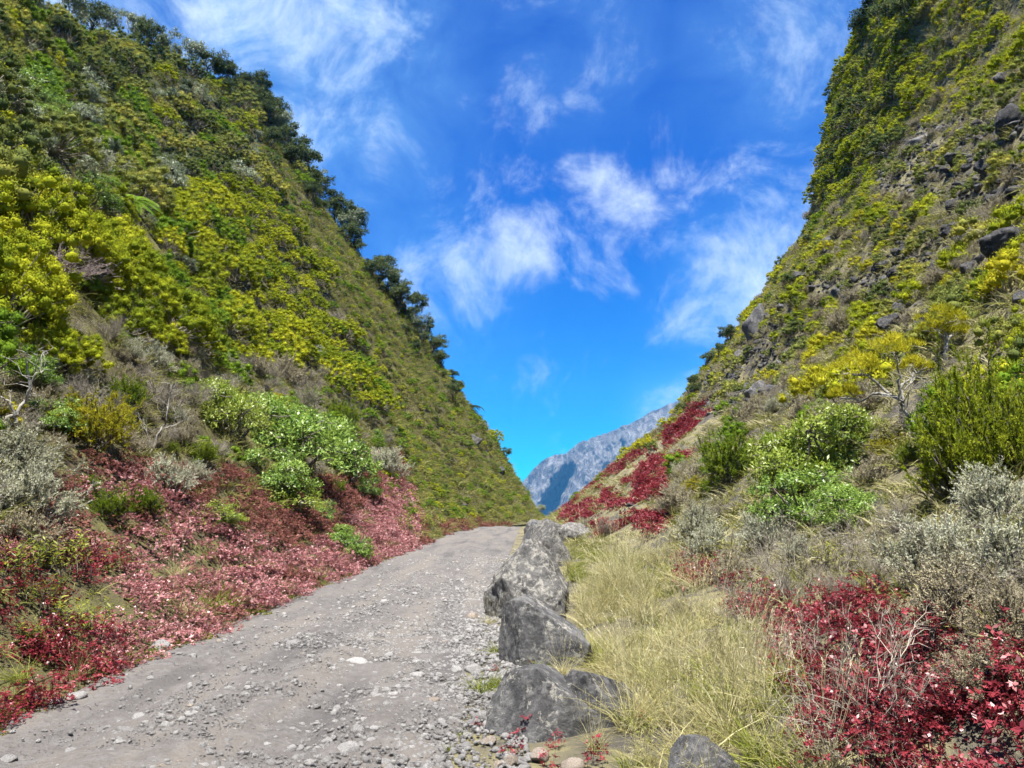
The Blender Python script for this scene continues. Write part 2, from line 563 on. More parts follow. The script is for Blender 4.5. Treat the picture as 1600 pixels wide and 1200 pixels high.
M['heath'] = mat_leaf('heath_foliage', [(0, (0.085, 0.13, 0.014)), (0.35, (0.2, 0.24, 0.016)), (0.65, (0.325, 0.345, 0.02)), (1, (0.47, 0.45, 0.035))], .38, objvar=.45)
M['heath_dark'] = mat_leaf('dark_heath_foliage', [(0, (0.06, 0.085, 0.028)), (0.35, (0.125, 0.15, 0.04)), (0.7, (0.22, 0.235, 0.052)), (1, (0.36, 0.33, 0.06))], .3, objvar=.75)
M['heath_green'] = mat_leaf('green_heath_foliage', [(0, (0.05, 0.105, 0.012)), (0.5, (0.125, 0.205, 0.018)), (1, (0.24, 0.31, 0.03))], .35)
M['heath_gold'] = mat_leaf('golden_heath_foliage', [(0, (0.17, 0.18, 0.018)), (0.5, (0.34, 0.325, 0.02)), (1, (0.5, 0.45, 0.04))], .4)
M['broad'] = mat_leaf('bright_leaves', [(0, (0.065, 0.125, 0.02)), (0.5, (0.15, 0.25, 0.036)), (1, (0.3, 0.39, 0.08))], .38, .4, .4)
M['broad_lime'] = mat_leaf('lime_leaves', [(0, (0.088, 0.141, 0.01)), (0.5, (0.185, 0.255, 0.026)), (1, (0.37, 0.405, 0.088))], .4, .4, .4)
M['broad_grey'] = mat_leaf('grey_green_leaves', [(0, (0.085, 0.115, 0.06)), (0.5, (0.16, 0.195, 0.11)), (1, (0.3, 0.33, 0.22))], .25, .4, .45, objvar=.6)
M['tree'] = mat_leaf('dark_tree_leaves', [(0, (0.032, 0.05, 0.02)), (0.5, (0.068, 0.095, 0.036)), (1, (0.15, 0.17, 0.07))], .2, .35, .2)
M['silver'] = mat_leaf('silver_foliage', [(0, (0.18, 0.175, 0.11)), (0.5, (0.35, 0.35, 0.24)), (1, (0.54, 0.55, 0.42))], .25, .7, .15)
M['silver_brown'] = mat_leaf('fawn_foliage', [(0, (0.15, 0.13, 0.075)), (0.5, (0.29, 0.255, 0.165)), (1, (0.45, 0.41, 0.29))], .2, .7, .15)
M['dead'] = mat_leaf('dead_twigs', [(0, (0.1, 0.088, 0.066)), (0.5, (0.2, 0.178, 0.142)), (1, (0.36, 0.33, 0.27))], .0, .85, .1)
M['dead_mauve'] = mat_leaf('mauve_dead_twigs', [(0, (0.119, 0.091, 0.084)), (0.5, (0.21, 0.168, 0.154)), (1, (0.336, 0.28, 0.259))], .0, .85, .1)
M['straw'] = mat_leaf('straw_grass', [(0, (0.16, 0.15, 0.05)), (0.4, (0.31, 0.28, 0.12)), (0.75, (0.46, 0.42, 0.22)), (1, (0.54, 0.5, 0.32))], .35, .6, .25, objvar=.5)
M['grass'] = mat_leaf('green_grass', [(0, (.07, .10, .014)), (.5, (.17, .20, .03)), (1, (.36, .36, .09))], .4, .5, .3)
M['slope_grass'] = mat_leaf('slope_grass', [(0, (0.08, 0.09, 0.025)), (0.45, (0.165, 0.17, 0.045)), (0.8, (0.26, 0.245, 0.09)), (1, (0.4, 0.36, 0.19))], .3, .7, .15)
M['pale_grass'] = mat_leaf('pale_slope_grass', [(0, (0.16, 0.155, 0.075)), (0.5, (0.3, 0.28, 0.135)), (1, (0.49, 0.45, 0.27))], .3, .7, .15)
M['red'] = mat_leaf('red_leaves', [(0, (0.075, 0.012, 0.014)), (0.4, (0.17, 0.02, 0.028)), (0.75, (0.27, 0.036, 0.046)), (0.97, (0.34, 0.07, 0.085)), (1, (0.38, 0.15, 0.15))], .35, .38, .45)
M['pink'] = mat_leaf('pink_red_leaves', [(0, (0.15, 0.055, 0.052)), (0.4, (0.31, 0.125, 0.126)), (0.72, (0.43, 0.22, 0.22)), (0.95, (0.54, 0.36, 0.35)), (1, (0.56, 0.41, 0.39))], .3, .38, .45)
M['maroon'] = mat_leaf('maroon_leaves', [(0, (0.1, 0.048, 0.034)), (0.5, (0.2, 0.08, 0.066)), (0.9, (0.31, 0.15, 0.125)), (1, (0.4, 0.26, 0.21))], .3, .42, .35)
M['herb'] = mat_leaf('willow_leaves', [(0, (0.072, 0.096, 0.01)), (0.5, (0.168, 0.2, 0.02)), (0.85, (0.288, 0.296, 0.04)), (1, (0.4, 0.336, 0.04))], .4, .4, .4)
M['fern'] = mat_leaf('fern_fronds', [(0, (.10, .19, .02)), (.5, (.20, .32, .035)), (1, (.34, .44, .08))], .4, .5, .3)
M['moss'] = mat_leaf('edge_moss', [(0, (0.075, 0.085, 0.018)), (0.5, (0.135, 0.14, 0.024)), (1, (0.2, 0.19, 0.045))], .3, .7, .1)
M['fluff'] = mat_leaf('pale_fluff', [(0, (0.336, 0.32, 0.176)), (1, (0.496, 0.48, 0.32))], .4, .8, .1)

def mat_bark(name, a, b_, lich=None):
    m, nt, out = new_mat(name)
    b = principled(nt, out, 0.9, 0.15)
    n = tnoise(nt, 14, 6, .7)
    c = mix_rgb(nt, ramp_fac(nt, n, .4, .62), a, b_)
    if lich:
        c = mix_rgb(nt, ramp_fac(nt, tnoise(nt, 5, 5, .7, off=(3, 3, 3)), .5, .58), c, lich)
    nt.links.new(c, b.inputs['Base Color'])
    bump(nt, n, .6, .02, b)
    return m
M['bark'] = mat_bark('grey_brown_bark', (.075, .062, .05), (.17, .15, .125))
M['bark_pale'] = mat_bark('pale_bark', (.13, .12, .10), (.26, .245, .215), (.34, .325, .28))
M['bark_dark'] = mat_bark('dark_bark', (.035, .03, .025), (.085, .075, .06))
M['red_stem'] = mat_bark('reddish_stem', (.085, .04, .03), (.14, .08, .06))

def mat_rock(name, dark, mid, pale, lichen, l0=.54, l1=.62, scale=1.0, bstr=.9):
    m, nt, out = new_mat(name)
    b = principled(nt, out, 0.88, 0.22)
    oi = N(nt, 'ShaderNodeObjectInfo')
    n1 = tnoise(nt, 1.6 * scale, 8, .62, .3)
    n2 = tnoise(nt, 7 * scale, 9, .72, off=(2, 5, 1))
    n3 = tnoise(nt, 38 * scale, 7, .75, off=(7, 1, 3))
    n4 = tnoise(nt, 3.2 * scale, 9, .78, .6, off=(9, 4, 6))
    c = mix_rgb(nt, ramp_fac(nt, n1, .36, .64), dark, mid)
    c = mix_rgb(nt, math_node(nt, 'MULTIPLY', ramp_fac(nt, n2, .46, .66), .7), c, pale)
    c = mix_rgb(nt, ramp_fac(nt, n3, .60, .70), c, tuple(v * .55 for v in dark))
    c = mix_rgb(nt, math_node(nt, 'MULTIPLY', ramp_fac(nt, n4, l0, l1), ramp_fac(nt, n3, .38, .50)), c, lichen)
    hv = N(nt, 'ShaderNodeHueSaturation')
    nt.links.new(c, hv.inputs['Color'])
    nt.links.new(math_node(nt, 'ADD', math_node(nt, 'MULTIPLY', oi.outputs['Random'], .5), .75), hv.inputs['Value'])
    nt.links.new(hv.outputs[0], b.inputs['Base Color'])
    nr = bump(nt, n1, bstr, .10 / scale, None)
    nr = bump(nt, n2, bstr, .06 / scale, None, nr)
    bump(nt, n3, bstr, .02 / scale, b, nr)
    return m
M['boulder'] = mat_rock('basalt_boulder', (.036, .036, .037), (.090, .089, .088), (.17, .167, .160), (.27, .26, .225), .55, .61, 2.0, 1.0)
M['boulder_lichen'] = mat_rock('lichened_basalt', (.036, .035, .034), (.082, .080, .075), (.14, .136, .127), (.205, .195, .17), .50, .57, 2.6, 1.0)
M['stone'] = mat_rock('grey_track_stone', (0.169, 0.163, 0.158), (0.283, 0.275, 0.262), (0.384, 0.372, 0.356), (0.453, 0.435, 0.396), .55, .65, 6)
M['stone_tan'] = mat_rock('tan_stone', (0.173, 0.138, 0.108), (0.280, 0.238, 0.192), (0.355, 0.312, 0.264), (0.398, 0.360, 0.312), .55, .65, 6)
M['lava'] = mat_rock('dark_lava', (.026, .025, .026), (.062, .060, .060), (.12, .117, .112), (.24, .235, .20), .58, .68, 1.2)
M['lava_grey'] = mat_rock('grey_lava', (.06, .058, .058), (.12, .117, .115), (.19, .185, .18), (.28, .27, .25), .56, .66, 1.0)

# ------------------------------------------------------------------ plant geometry
def unit(v):
    return v / np.maximum(np.linalg.norm(v, axis=-1, keepdims=True), 1e-9)

def _ico():
    import bmesh
    bm = bmesh.new(); bmesh.ops.create_icosphere(bm, subdivisions=1, radius=1.0)
    V = np.array([v.co[:] for v in bm.verts]); T = np.array([[v.index for v in q.verts] for q in bm.faces]); bm.free()
    return V, T
ICO_V, ICO_T = _ico()

class MB:
    def __init__(s, seed=0):
        s.V, s.T, s.Q, s.C, s.n = [], [], [], [], 0
        s.r = np.random.default_rng(seed)
    def _add(s, V, C, T=None, Q=None):
        s.V.append(V); s.C.append(np.broadcast_to(C, (len(V),)))
        if T is not None: s.T.append(T + s.n)
        if Q is not None: s.Q.append(Q + s.n)
        s.n += len(V)
    def needles(s, P, D, L, W, C):
        """thin pointed blades"""
        n = len(P)
        D = unit(D)
        S = unit(np.cross(D, s.r.normal(size=(n, 3))))
        L = np.broadcast_to(L, (n,))[:, None]; W = np.broadcast_to(W, (n,))[:, None]
        V = np.stack([P - S * W / 2, P + S * W / 2, P + D * L], 1).reshape(-1, 3)
        s._add(V, np.repeat(np.broadcast_to(C, (n,)), 3), T=np.arange(3 * n).reshape(n, 3))
    def leaves(s, P, D, Nrm, L, W, C, fold=0.12):
        """diamond leaves, slightly cupped"""
        n = len(P)
        D = unit(D)
        S = unit(np.cross(D, Nrm))
        U = np.cross(S, D)
        L = np.broadcast_to(L, (n,))[:, None]; W = np.broadcast_to(W, (n,))[:, None]
        m = P + D * L * .48
        V = np.stack([P, m + S * W / 2 + U * W * fold, P + D * L - U * L * fold, m - S * W / 2 + U * W * fold], 1).reshape(-1, 3)
        s._add(V, np.repeat(np.broadcast_to(C, (n,)), 4), Q=np.arange(4 * n).reshape(n, 4))
    def blades(s, P, D, L, W, C, bend=0.5, seg=3):
        """grass blades: bent ribbons"""
        n = len(P)
        D = unit(D)
        S = unit(np.cross(D, s.r.normal(size=(n, 3)) * (1, 1, .2)))
        L = np.broadcast_to(L, (n,))[:, None]; W = np.broadcast_to(W, (n,))[:, None]
        out = unit(D * (1, 1, 0) + s.r.normal(size=(n, 3)) * (.3, .3, 0))
        bend = np.broadcast_to(bend, (n,))[:, None]
        rows = []
        for k in range(seg + 1):
            t = k / seg
            c = P + D * L * t * (1 - .25 * bend * t) + (out * .75 - np.array((0, 0, .55))) * L * bend * t * t
            w = W * (1 - t * .85) / 2
            rows += [c - S * w, c + S * w]
        V = np.stack(rows, 1)
        i = np.arange(n)[:, None] * (2 * seg + 2)
        Q = np.concatenate([np.stack([i[:, 0] + 2 * k, i[:, 0] + 2 * k + 1, i[:, 0] + 2 * k + 3, i[:, 0] + 2 * k + 2], 1) for k in range(seg)])
        s._add(V.reshape(-1, 3), np.repeat(np.broadcast_to(C, (n,)), 2 * seg + 2), Q=Q)
    def core(s, c, r, C, squash=.8):
        """the close-packed inside of a tuft"""
        V = c + ICO_V * (r * (1 + s.r.normal(0, .13, len(ICO_V))))[:, None] * (1, 1, squash)
        s._add(V, C + s.r.normal(0, .05, len(V)), T=ICO_T)
    def tube(s, pts, r0, r1, sides=5, C=.5):
        pts = np.asarray(pts, float)
        n = len(pts)
        tg = unit(np.gradient(pts, axis=0))
        a = np.array((0.31, 0.17, .93)); a = np.where(abs(tg @ a)[:, None] > .95, np.array((1., 0, 0)), a)
        A = unit(np.cross(tg, a)); B = np.cross(tg, A)
        rr = np.linspace(r0, r1, n)[:, None, None]
        th = np.arange(sides) * 2 * math.pi / sides
        V = pts[:, None] + rr * (np.cos(th)[None, :, None] * A[:, None] + np.sin(th)[None, :, None] * B[:, None])
        i = np.arange(n * sides).reshape(n, sides)
        j = np.roll(i, -1, 1)
        Q = np.stack([i[:-1], j[:-1], j[1:], i[1:]], -1).reshape(-1, 4)
        s._add(V.reshape(-1, 3), C, Q=Q)
    def mesh(s, name, mat, smooth=False):
        return mesh_from(name, np.concatenate(s.V), np.concatenate(s.T) if s.T else None, np.concatenate(s.Q) if s.Q else None,
                         np.clip(np.concatenate(s.C), 0, 1), smooth, (mat,))

def curve(a, b, sag, rng, n=5, wob=.06):
    a = np.asarray(a, float); b = np.asarray(b, float)
    t = np.linspace(0, 1, n)[:, None]
    L = np.linalg.norm(b - a)
    p = a + (b - a) * t + np.array(sag) * (4 * t * (1 - t))
    p[1:-1] += rng.normal(size=(n - 2, 3)) * wob * L
    return p

def hemi(rng, n, zmin=-.2):
    z = rng.uniform(zmin, 1, n); a = rng.uniform(0, 2 * math.pi, n); r = np.sqrt(1 - z * z)
    return np.stack([r * np.cos(a), r * np.sin(a), z], 1)

def heath(seed, R=.7, H=.8, nt=40, ns=70, nn=40, tr=.14, sl=.045, sw=.03, nl=.07, nw=.018, jit=.13, zmin=.0, twig=1):
    """many-stemmed heath: bare stems that each end in a rounded, close-set tuft. Returns foliage and stems (builders)."""
    f, st = MB(seed), MB(seed + 1)
    rg = f.r
    i = np.arange(nt)
    z = zmin + (1 - zmin) * (1 - (i + .5) / nt)
    a = i * 2.39996 + rg.normal(0, .25, nt)
    d = np.stack([np.sqrt(1 - z * z) * np.cos(a), np.sqrt(1 - z * z) * np.sin(a), z], 1) + rg.normal(0, .10, (nt, 3))
    lump = 1 + .16 * np.sin(a * 2 + seed) + .10 * np.cos(a * 3 - seed)
    tc_ = d * (rg.uniform(.88, 1.04, nt) * lump)[:, None] * (R, R, H) + (0, 0, H * .10)
    for c in tc_:
        base_ = np.array((rg.normal() * .08 * R, rg.normal() * .08 * R, -.08))
        if rg.random() < twig:
            st.tube(curve(base_, c, (0, 0, -.10 * H), rg, 5, .04), .018 * R + .005, .005, 4, rg.uniform(.2, .8))
        r = tr * rg.uniform(.72, 1.35)
        cv = rg.normal(.5, jit)
        sq = np.array((1, 1, .95))
        f.core(c, r * .58, cv - .05, .95)
        dd = hemi(rg, ns, -.45)
        P = c + dd * r * rg.uniform(.62, 1.05, ns)[:, None] * sq
        T = unit(np.cross(dd, rg.normal(size=(ns, 3))) + (0, 0, .5))
        f.leaves(P - T * sl * .5, T + dd * .35, dd + rg.normal(size=(ns, 3)) * .35, sl * rg.uniform(.7, 1.3, ns), sw * rg.uniform(.7, 1.3, ns), cv + rg.normal(0, .09, ns), .05)
        if nn:
            dd = hemi(rg, nn, -.25)
            P = c + dd * r * rg.uniform(.55, .9, nn)[:, None] * sq
            f.needles(P, unit(dd + (0, 0, .45) + rg.normal(size=(nn, 3)) * .2), nl * rg.uniform(.7, 1.3, nn), nw * rg.uniform(.8, 1.25, nn), cv + .06 + rg.normal(0, .09, nn))
    return f, st

def sprigs(seed, R=.6, H=.7, ns=70, nb=34, sl=.34, bl=.035, bw=.010, droop=.1):
    """silvery shrub: feathery sprigs with short scale leaves all along"""
    f, st = MB(seed), MB(seed + 1)
    rg = f.r
    nl = max(5, ns // 9)
    lob = hemi(rg, nl, .0) * rg.uniform(.5, .95, nl)[:, None] * (R, R, H)
    for c in lob:
        st.tube(curve((rg.normal() * .05, rg.normal() * .05, -.08), c, (0, 0, -.08 * H), rg, 5, .05), .009, .004, 4, .4)
    for i in range(ns):
        c = lob[rg.integers(0, nl)] * rg.uniform(.35, 1.0) + rg.normal(size=3) * .12 * R
        outd = unit(c * (1, 1, .6) + (0, 0, .25 * H))
        d = unit(outd + (0, 0, .7) + rg.normal(size=3) * .45)
        L = sl * rg.uniform(.6, 1.25)
        e = c + d * L + np.array((0, 0, -droop * L))
        p = curve(c, e, outd * .06 * L, rg, 5, .03)
        st.tube(p, .006, .002, 3, rg.uniform(.3, .9))
        cv = rg.normal(.55, .17)
        t = rg.uniform(.12, 1, nb)
        P = np.stack([np.interp(t, np.linspace(0, 1, 5), p[:, k]) for k in range(3)], 1)
        sd = unit(rg.normal(size=(nb, 3)))
        D = unit(unit(e - c) * .9 + sd * .85)
        f.needles(P, D, bl * rg.uniform(.7, 1.4, nb) * (1.25 - .5 * t), bw * rg.uniform(.8, 1.3, nb), cv + .12 * (t - .5) + rg.normal(0, .08, nb))
        # two short side sprays
        for _ in range(3):
            tt = rg.uniform(.25, .85)
            q = np.array([np.interp(tt, np.linspace(0, 1, 5), p[:, k]) for k in range(3)])
            d2 = unit(unit(e - c) + unit(rg.normal(size=3)) * .8)
            m_ = nb // 3
            t2 = rg.uniform(0, 1, m_)[:, None]
            P2 = q + d2 * t2 * L * .35
            f.needles(P2, unit(d2 * .8 + unit(rg.normal(size=(m_, 3))) * .9), bl * .9, bw, cv + rg.normal(0, .09, m_))
    return f, st

def broad(seed, R=.8, H=.8, ncl=170, nlf=12, ll=.055, lw=.022, nlob=9, flat=.55, stemr=.03):
    """leafy shrub: lobes of leaf rosettes on branching stems"""
    f, st = MB(seed), MB(seed + 1)
    rg = f.r
    lob = hemi(rg, nlob, -.12) * rg.uniform(.5, .85, nlob)[:, None] * (R, R, H) + (0, 0, .16 * H)
    lr = rg.uniform(.32, .5, nlob) * R
    for c in lob:
        st.tube(curve((rg.normal() * .04, rg.normal() * .04, -.1), c, (0, 0, -.1 * H), rg, 6, .05), stemr, stemr * .35, 5, .5)
    per = max(3, ncl // nlob)
    for c, r in zip(lob, lr):
        lcv = rg.normal(.5, .10)
        dd = hemi(rg, per, -.45)
        cc = c + dd * (r, r, r * flat) * rg.uniform(.55, 1.05, per)[:, None]
        for q, dq in zip(cc, dd):
            if rg.random() < .45:
                st.tube(np.stack([c, (c + q) / 2 + rg.normal(size=3) * .03 * R, q]), stemr * .3, .003, 3, .5)
            n = nlf
            ax = unit(dq + (0, 0, .8) + rg.normal(size=3) * .3)
            rd = unit(rg.normal(size=(n, 3)))
            D = unit(rd - (rd @ ax)[:, None] * ax * .6 + ax * rg.uniform(.1, .9, n)[:, None])
            P = q + ax * rg.uniform(-.05, .03, n)[:, None] + D * .012 + rg.normal(size=(n, 3)) * .02 * (ll / .055)
            f.leaves(P, D, ax + rg.normal(size=(n, 3)) * .3, ll * rg.uniform(.7, 1.3, n), lw * rg.uniform(.8, 1.2, n), lcv + rg.normal(0, .16, n))
    return f, st

def tree(seed, Hh=3.2, R=1.3, ncl=240, nlf=14, ll=.11, lw=.05, lean=(0, 0), nlob=11):
    f, st = MB(seed), MB(seed + 1)
    rg = f.r
    top = np.array((lean[0], lean[1], Hh * .55))
    tr_ = curve((0, 0, -.4), top, (rg.normal() * .12, rg.normal() * .12, 0), rg, 7, .03)
    st.tube(tr_, .10, .045, 7, .5)
    lob = hemi(rg, nlob, -.25) * rg.uniform(.45, .95, nlob)[:, None] * (R, R, Hh * .36) + (lean[0] * 1.3, lean[1] * 1.3, Hh * .66)
    for c in lob:
        a = tr_[rg.integers(3, 7)]
        st.tube(curve(a, c, (0, 0, -.12), rg, 6, .05), .038, .010, 5, .5)
    lr = rg.uniform(.28, .48, nlob) * R
    per = ncl // nlob
    for c, r in zip(lob, lr):
        lcv = rg.normal(.5, .13)
        dd = hemi(rg, per, -.5)
        cc = c + dd * (r, r, r * .6) * rg.uniform(.4, 1.1, per)[:, None]
        for q, dq in zip(cc, dd):
            if rg.random() < .4:
                st.tube(np.stack([c, (c + q) / 2 + rg.normal(size=3) * .05, q]), .010, .004, 3, .5)
            ax = unit(dq + (0, 0, .6) + rg.normal(size=3) * .4)
            rd = unit(rg.normal(size=(nlf, 3)))
            D = unit(rd + ax * .4)
            P = q + rg.normal(size=(nlf, 3)) * ll * .55
            f.leaves(P, D, ax + rg.normal(size=(nlf, 3)) * .4, ll * rg.uniform(.7, 1.3, nlf), lw * rg.uniform(.8, 1.2, nlf), lcv + rg.normal(0, .17, nlf))
    return f, st

def twigs(seed, R=.6, H=.8, n1=16, n2=7, n3=4, r=.011, spread=.6):
    """leafless shrub: fine forking twigs"""
    st = MB(seed)
    rg = st.r
    for i in range(n1):
        d = unit(np.array((rg.normal() * spread, rg.normal() * spread, 1)))
        L = H * rg.uniform(.7, 1.1)
        e = d * (R / .6 * L) if False else d * L * np.array((R / H * 1.2, R / H * 1.2, 1))
        p = curve((rg.normal() * .04, rg.normal() * .04, -.06), e, (0, 0, .05), rg, 6, .05)
        cv = rg.normal(.5, .2)
        st.tube(p, r, r * .35, 4, cv)
        for j in range(n2):
            q = p[rg.integers(2, 6)]
            d2 = unit(unit(e) + unit(rg.normal(size=3)) * .75)
            e2 = q + d2 * L * rg.uniform(.2, .42)
            p2 = curve(q, e2, (0, 0, .02), rg, 4, .08)
            st.tube(p2, r * .4, r * .18, 3, cv + rg.normal() * .12)
            m_ = n3
            base_ = p2[rg.integers(1, 4, m_)]
            st.needles(base_, unit(d2 + unit(rg.normal(size=(m_, 3))) * .9), L * .12 * rg.uniform(.6, 1.5, m_), r * .55, cv + .15 + rg.normal(0, .1, m_))
    return st

def tussock(seed, n=70, H=.5, R=.09, w=.007, bend=(.2, .9), spread=.45, heads=0):
    b = MB(seed)
    rg = b.r
    a = rg.uniform(0, 2 * math.pi, n); rr = R * np.sqrt(rg.random(n))
    P = np.stack([rr * np.cos(a), rr * np.sin(a), np.full(n, -.03)], 1)
    D = unit(np.stack([rg.normal(0, spread, n) + rr * np.cos(a) * 2, rg.normal(0, spread, n) + rr * np.sin(a) * 2, np.ones(n)], 1))
    b.blades(P, D, H * rg.uniform(.45, 1.15, n), w * rg.uniform(.7, 1.3, n), rg.normal(.5, .2, n), rg.uniform(bend[0], bend[1], n))
    if heads:                                    # seed heads on taller stalks
        a = rg.uniform(0, 2 * math.pi, heads)
        P = np.stack([R * .5 * np.cos(a), R * .5 * np.sin(a), np.zeros(heads)], 1)
        D = unit(np.stack([rg.normal(0, .25, heads), rg.normal(0, .25, heads), np.ones(heads)], 1))
        L = H * rg.uniform(1.0, 1.55, heads)
        for p, d, l in zip(P, D, L):
            c = curve(p, p + d * l, d * (1, 1, 0) * .1, rg, 5, .015)
            b.tube(c, .0016, .001, 3, .8)
            m_ = 9
            t = rg.uniform(.78, 1, m_)[:, None]
            b.needles(c[-2] + (c[-1] - c[-2]) * ((t - .75) / .25), unit(d + rg.normal(size=(m_, 3)) * .4), .03, .005, .85)
    return b

def mat_patch(seed, R=.28, n=260, h=.10, ll=.030, lw=.017, tw=14, up=.8, per=6):
    """low creeping plant: a cushion of small leaf whorls, each whorl at the tip of a short shoot"""
    b, st = MB(seed), MB(seed + 1)
    rg = b.r
    m = n // per
    a = rg.uniform(0, 2 * math.pi, m); rr = R * np.sqrt(rg.random(m)) * rg.uniform(.8, 1.15, m)
    hx = rr * np.cos(a); hy = rr * np.sin(a)
    zz = h * (1 - (rr / R) ** 2 * .7) * rg.uniform(.15, 1.15, m) + .03 * np.sin(hx * 31 + seed) * np.cos(hy * 27)
    C = np.stack([hx, hy, zz], 1)
    ax = unit(np.stack([rg.normal(0, .45, m), rg.normal(0, .45, m), np.ones(m)], 1))
    big = rg.uniform(.55, 1.35, m)
    cv = np.clip(rg.normal(.45, .20, m), 0, .96)
    for c, d in zip(C[:m // 3], ax):
        b.tube(np.stack([c * (.8, .8, 0) - (0, 0, .02), c * (.92, .92, .6), c]), .0022, .0014, 3, .0)
    i = np.repeat(np.arange(m), per)
    k = len(i)
    ang = rg.uniform(0, 2 * math.pi, m)[i] + np.tile(np.arange(per), m) * 2.4 + rg.normal(0, .25, k)
    e1 = unit(np.cross(ax, np.array((.3, .9, .1)))); e2 = np.cross(ax, e1)
    D = e1[i] * np.cos(ang)[:, None] + e2[i] * np.sin(ang)[:, None] + ax[i] * rg.uniform(-.1, up, k)[:, None]
    P = C[i] - ax[i] * (rg.random(k) * .022)[:, None]
    b.leaves(P, D, ax[i] + rg.normal(size=(k, 3)) * .25, ll * big[i] * rg.uniform(.75, 1.25, k), lw * big[i] * rg.uniform(.8, 1.2, k), np.clip(cv[i] + rg.normal(0, .08, k), 0, .98))
    return b

def herb(seed, ns=9, H=.45, spread=.35, nlf=16, ll=.085, lw=.02):
    f, st = MB(seed), MB(seed + 1)
    rg = f.r
    for i in range(ns):
        b0 = np.array((rg.normal() * .10, rg.normal() * .10, -.05))
        e = b0 + np.array((rg.normal() * spread, rg.normal() * spread, 1)) * H * rg.uniform(.7, 1.15)
        p = curve(b0, e, (0, 0, .03), rg, 6, .03)
        st.tube(p, .006, .003, 4, .5)
        t = np.linspace(.3, 1, nlf)
        P = np.stack([np.interp(t, np.linspace(0, 1, 6), p[:, k]) for k in range(3)], 1)
        ang = np.arange(nlf) * 2.4 + rg.random() * 6
        D = np.stack([np.cos(ang), np.sin(ang), rg.uniform(.1, .9, nlf)], 1)
        f.leaves(P, D, np.array((0, 0, 1.)) + rg.normal(size=(nlf, 3)) * .3, ll * rg.uniform(.6, 1.25, nlf), lw * rg.uniform(.8, 1.2, nlf), rg.normal(.5, .1) + rg.normal(0, .18, nlf), .08)
    return f, st

def fern(seed, nf=11, L=1.5, trunk=.7, droop=.45):
    f, st = MB(seed), MB(seed + 1)
    rg = f.r
    st.tube(curve((0, 0, -.4), (0, 0, trunk), (.03, .02, 0), rg, 6, .01), .10, .08, 8, .3)
    for i in range(nf):
        a = i * 2 * math.pi / nf + rg.normal() * .15
        o = np.array((math.cos(a), math.sin(a), 0))
        l = L * rg.uniform(.85, 1.1)
        t = np.linspace(0, 1, 9)[:, None]
        p = np.array((0, 0, trunk)) + o * l * t + np.array((0, 0, 1.)) * (l * .42 * t - l * (.42 + droop) * t * t)
        st.tube(p, .014, .004, 4, .7)
        m_ = 34
        tt = np.linspace(.12, .99, m_)
        P = np.stack([np.interp(tt, np.linspace(0, 1, 9), p[:, k]) for k in range(3)], 1)
        sd = np.cross(o, (0, 0, 1.))
        cv = rg.normal(.5, .12)
        for s_ in (-1, 1):
            D = sd * s_ + o * .35 + (0, 0, -.12)
            wl = l * .26 * np.sin(np.clip(tt * 1.05, 0, 1) * math.pi) ** .6 + .02
            f.leaves(P, np.broadcast_to(D, (m_, 3)), np.broadcast_to(np.array((0, 0, 1.)), (m_, 3)) + rg.normal(size=(m_, 3)) * .12, wl, .062 * l / 1.5, cv + rg.normal(0, .08, m_), .05)
    return f, st

# ------------------------------------------------------------------ rocks
def rock_mesh(name, seed, size=(1, 1, 1), cuts=10, sub=4, rough=.05, mat=None, planes=(), lo=.62, hi=.95):
    import bmesh
    rg = np.random.default_rng(seed)
    bm = bmesh.new()
    bmesh.ops.create_icosphere(bm, subdivisions=sub, radius=1.0)
    V = np.array([v.co[:] for v in bm.verts])
    tris = np.array([[v.index for v in f_.verts] for f_ in bm.faces])
    bm.free()
    pl = [(unit(np.array(n_, float)), d_) for n_, d_ in planes]
    for i in range(cuts):
        pl.append((unit(rg.normal(size=3)), rg.uniform(lo, hi)))
    for n_, d_ in pl:
        over = V @ n_ - d_
        V = V - np.where(over > 0, over, 0)[:, None] * n_ * .96
    off = rg.uniform(0, 50, 3)
    if rough > 0:
        for k, v in enumerate(V):
            p = Vector(v * 2.1 + off)
            V[k] = v * (1 + rough * mnoise.fractal(p, 1.0, 2.0, 3) + ((rough * .45 * mnoise.noise(p * 5) - rough * .5 * abs(mnoise.noise(p * 3.1)) + rough * .22 * mnoise.noise(p * 13)) if sub > 3 else 0))
    V = V * size
    return mesh_from(name, V, tris=tris, smooth=sub > 3, mats=(mat,))

# ------------------------------------------------------------------ prototypes
PROTO = {}
def both(f, st, name, mf, ms):
    """one mesh with foliage and stems, for the scattered masses"""
    V = np.concatenate(f.V + st.V); nf = f.n
    T = [t for t in f.T] + [t + nf for t in st.T]
    Q = [q for q in f.Q] + [q + nf for q in st.Q]
    T = np.concatenate(T) if T else None
    Qs = np.concatenate(Q) if Q else None
    me = mesh_from(name, V, T, Qs, np.clip(np.concatenate(f.C + st.C), 0, 1), False, (mf, ms))
    nt_ = 0 if T is None else len(T)
    mi = []
    for arr, n in ((T, nt_), (Qs, 0 if Qs is None else len(Qs))):
        if arr is not None:
            mi.append((arr[:, 0] >= nf).astype(np.int32))
    me.polygons.foreach_set('material_index', np.concatenate(mi))
    return me

def add_kind(kind, pairs, mf, ms, R, fol='foliage', stem='stems'):
    PROTO[kind] = []
    for f, st in pairs:
        parts = []
        if f is not None:
            parts.append((fol, f.mesh(kind + '_' + fol, mf)))
        if st is not None:
            parts.append((stem, st.mesh(kind + '_' + stem, ms)))
        PROTO[kind].append(dict(parts=parts, R=R, f=f, st=st, mf=mf, ms=ms))

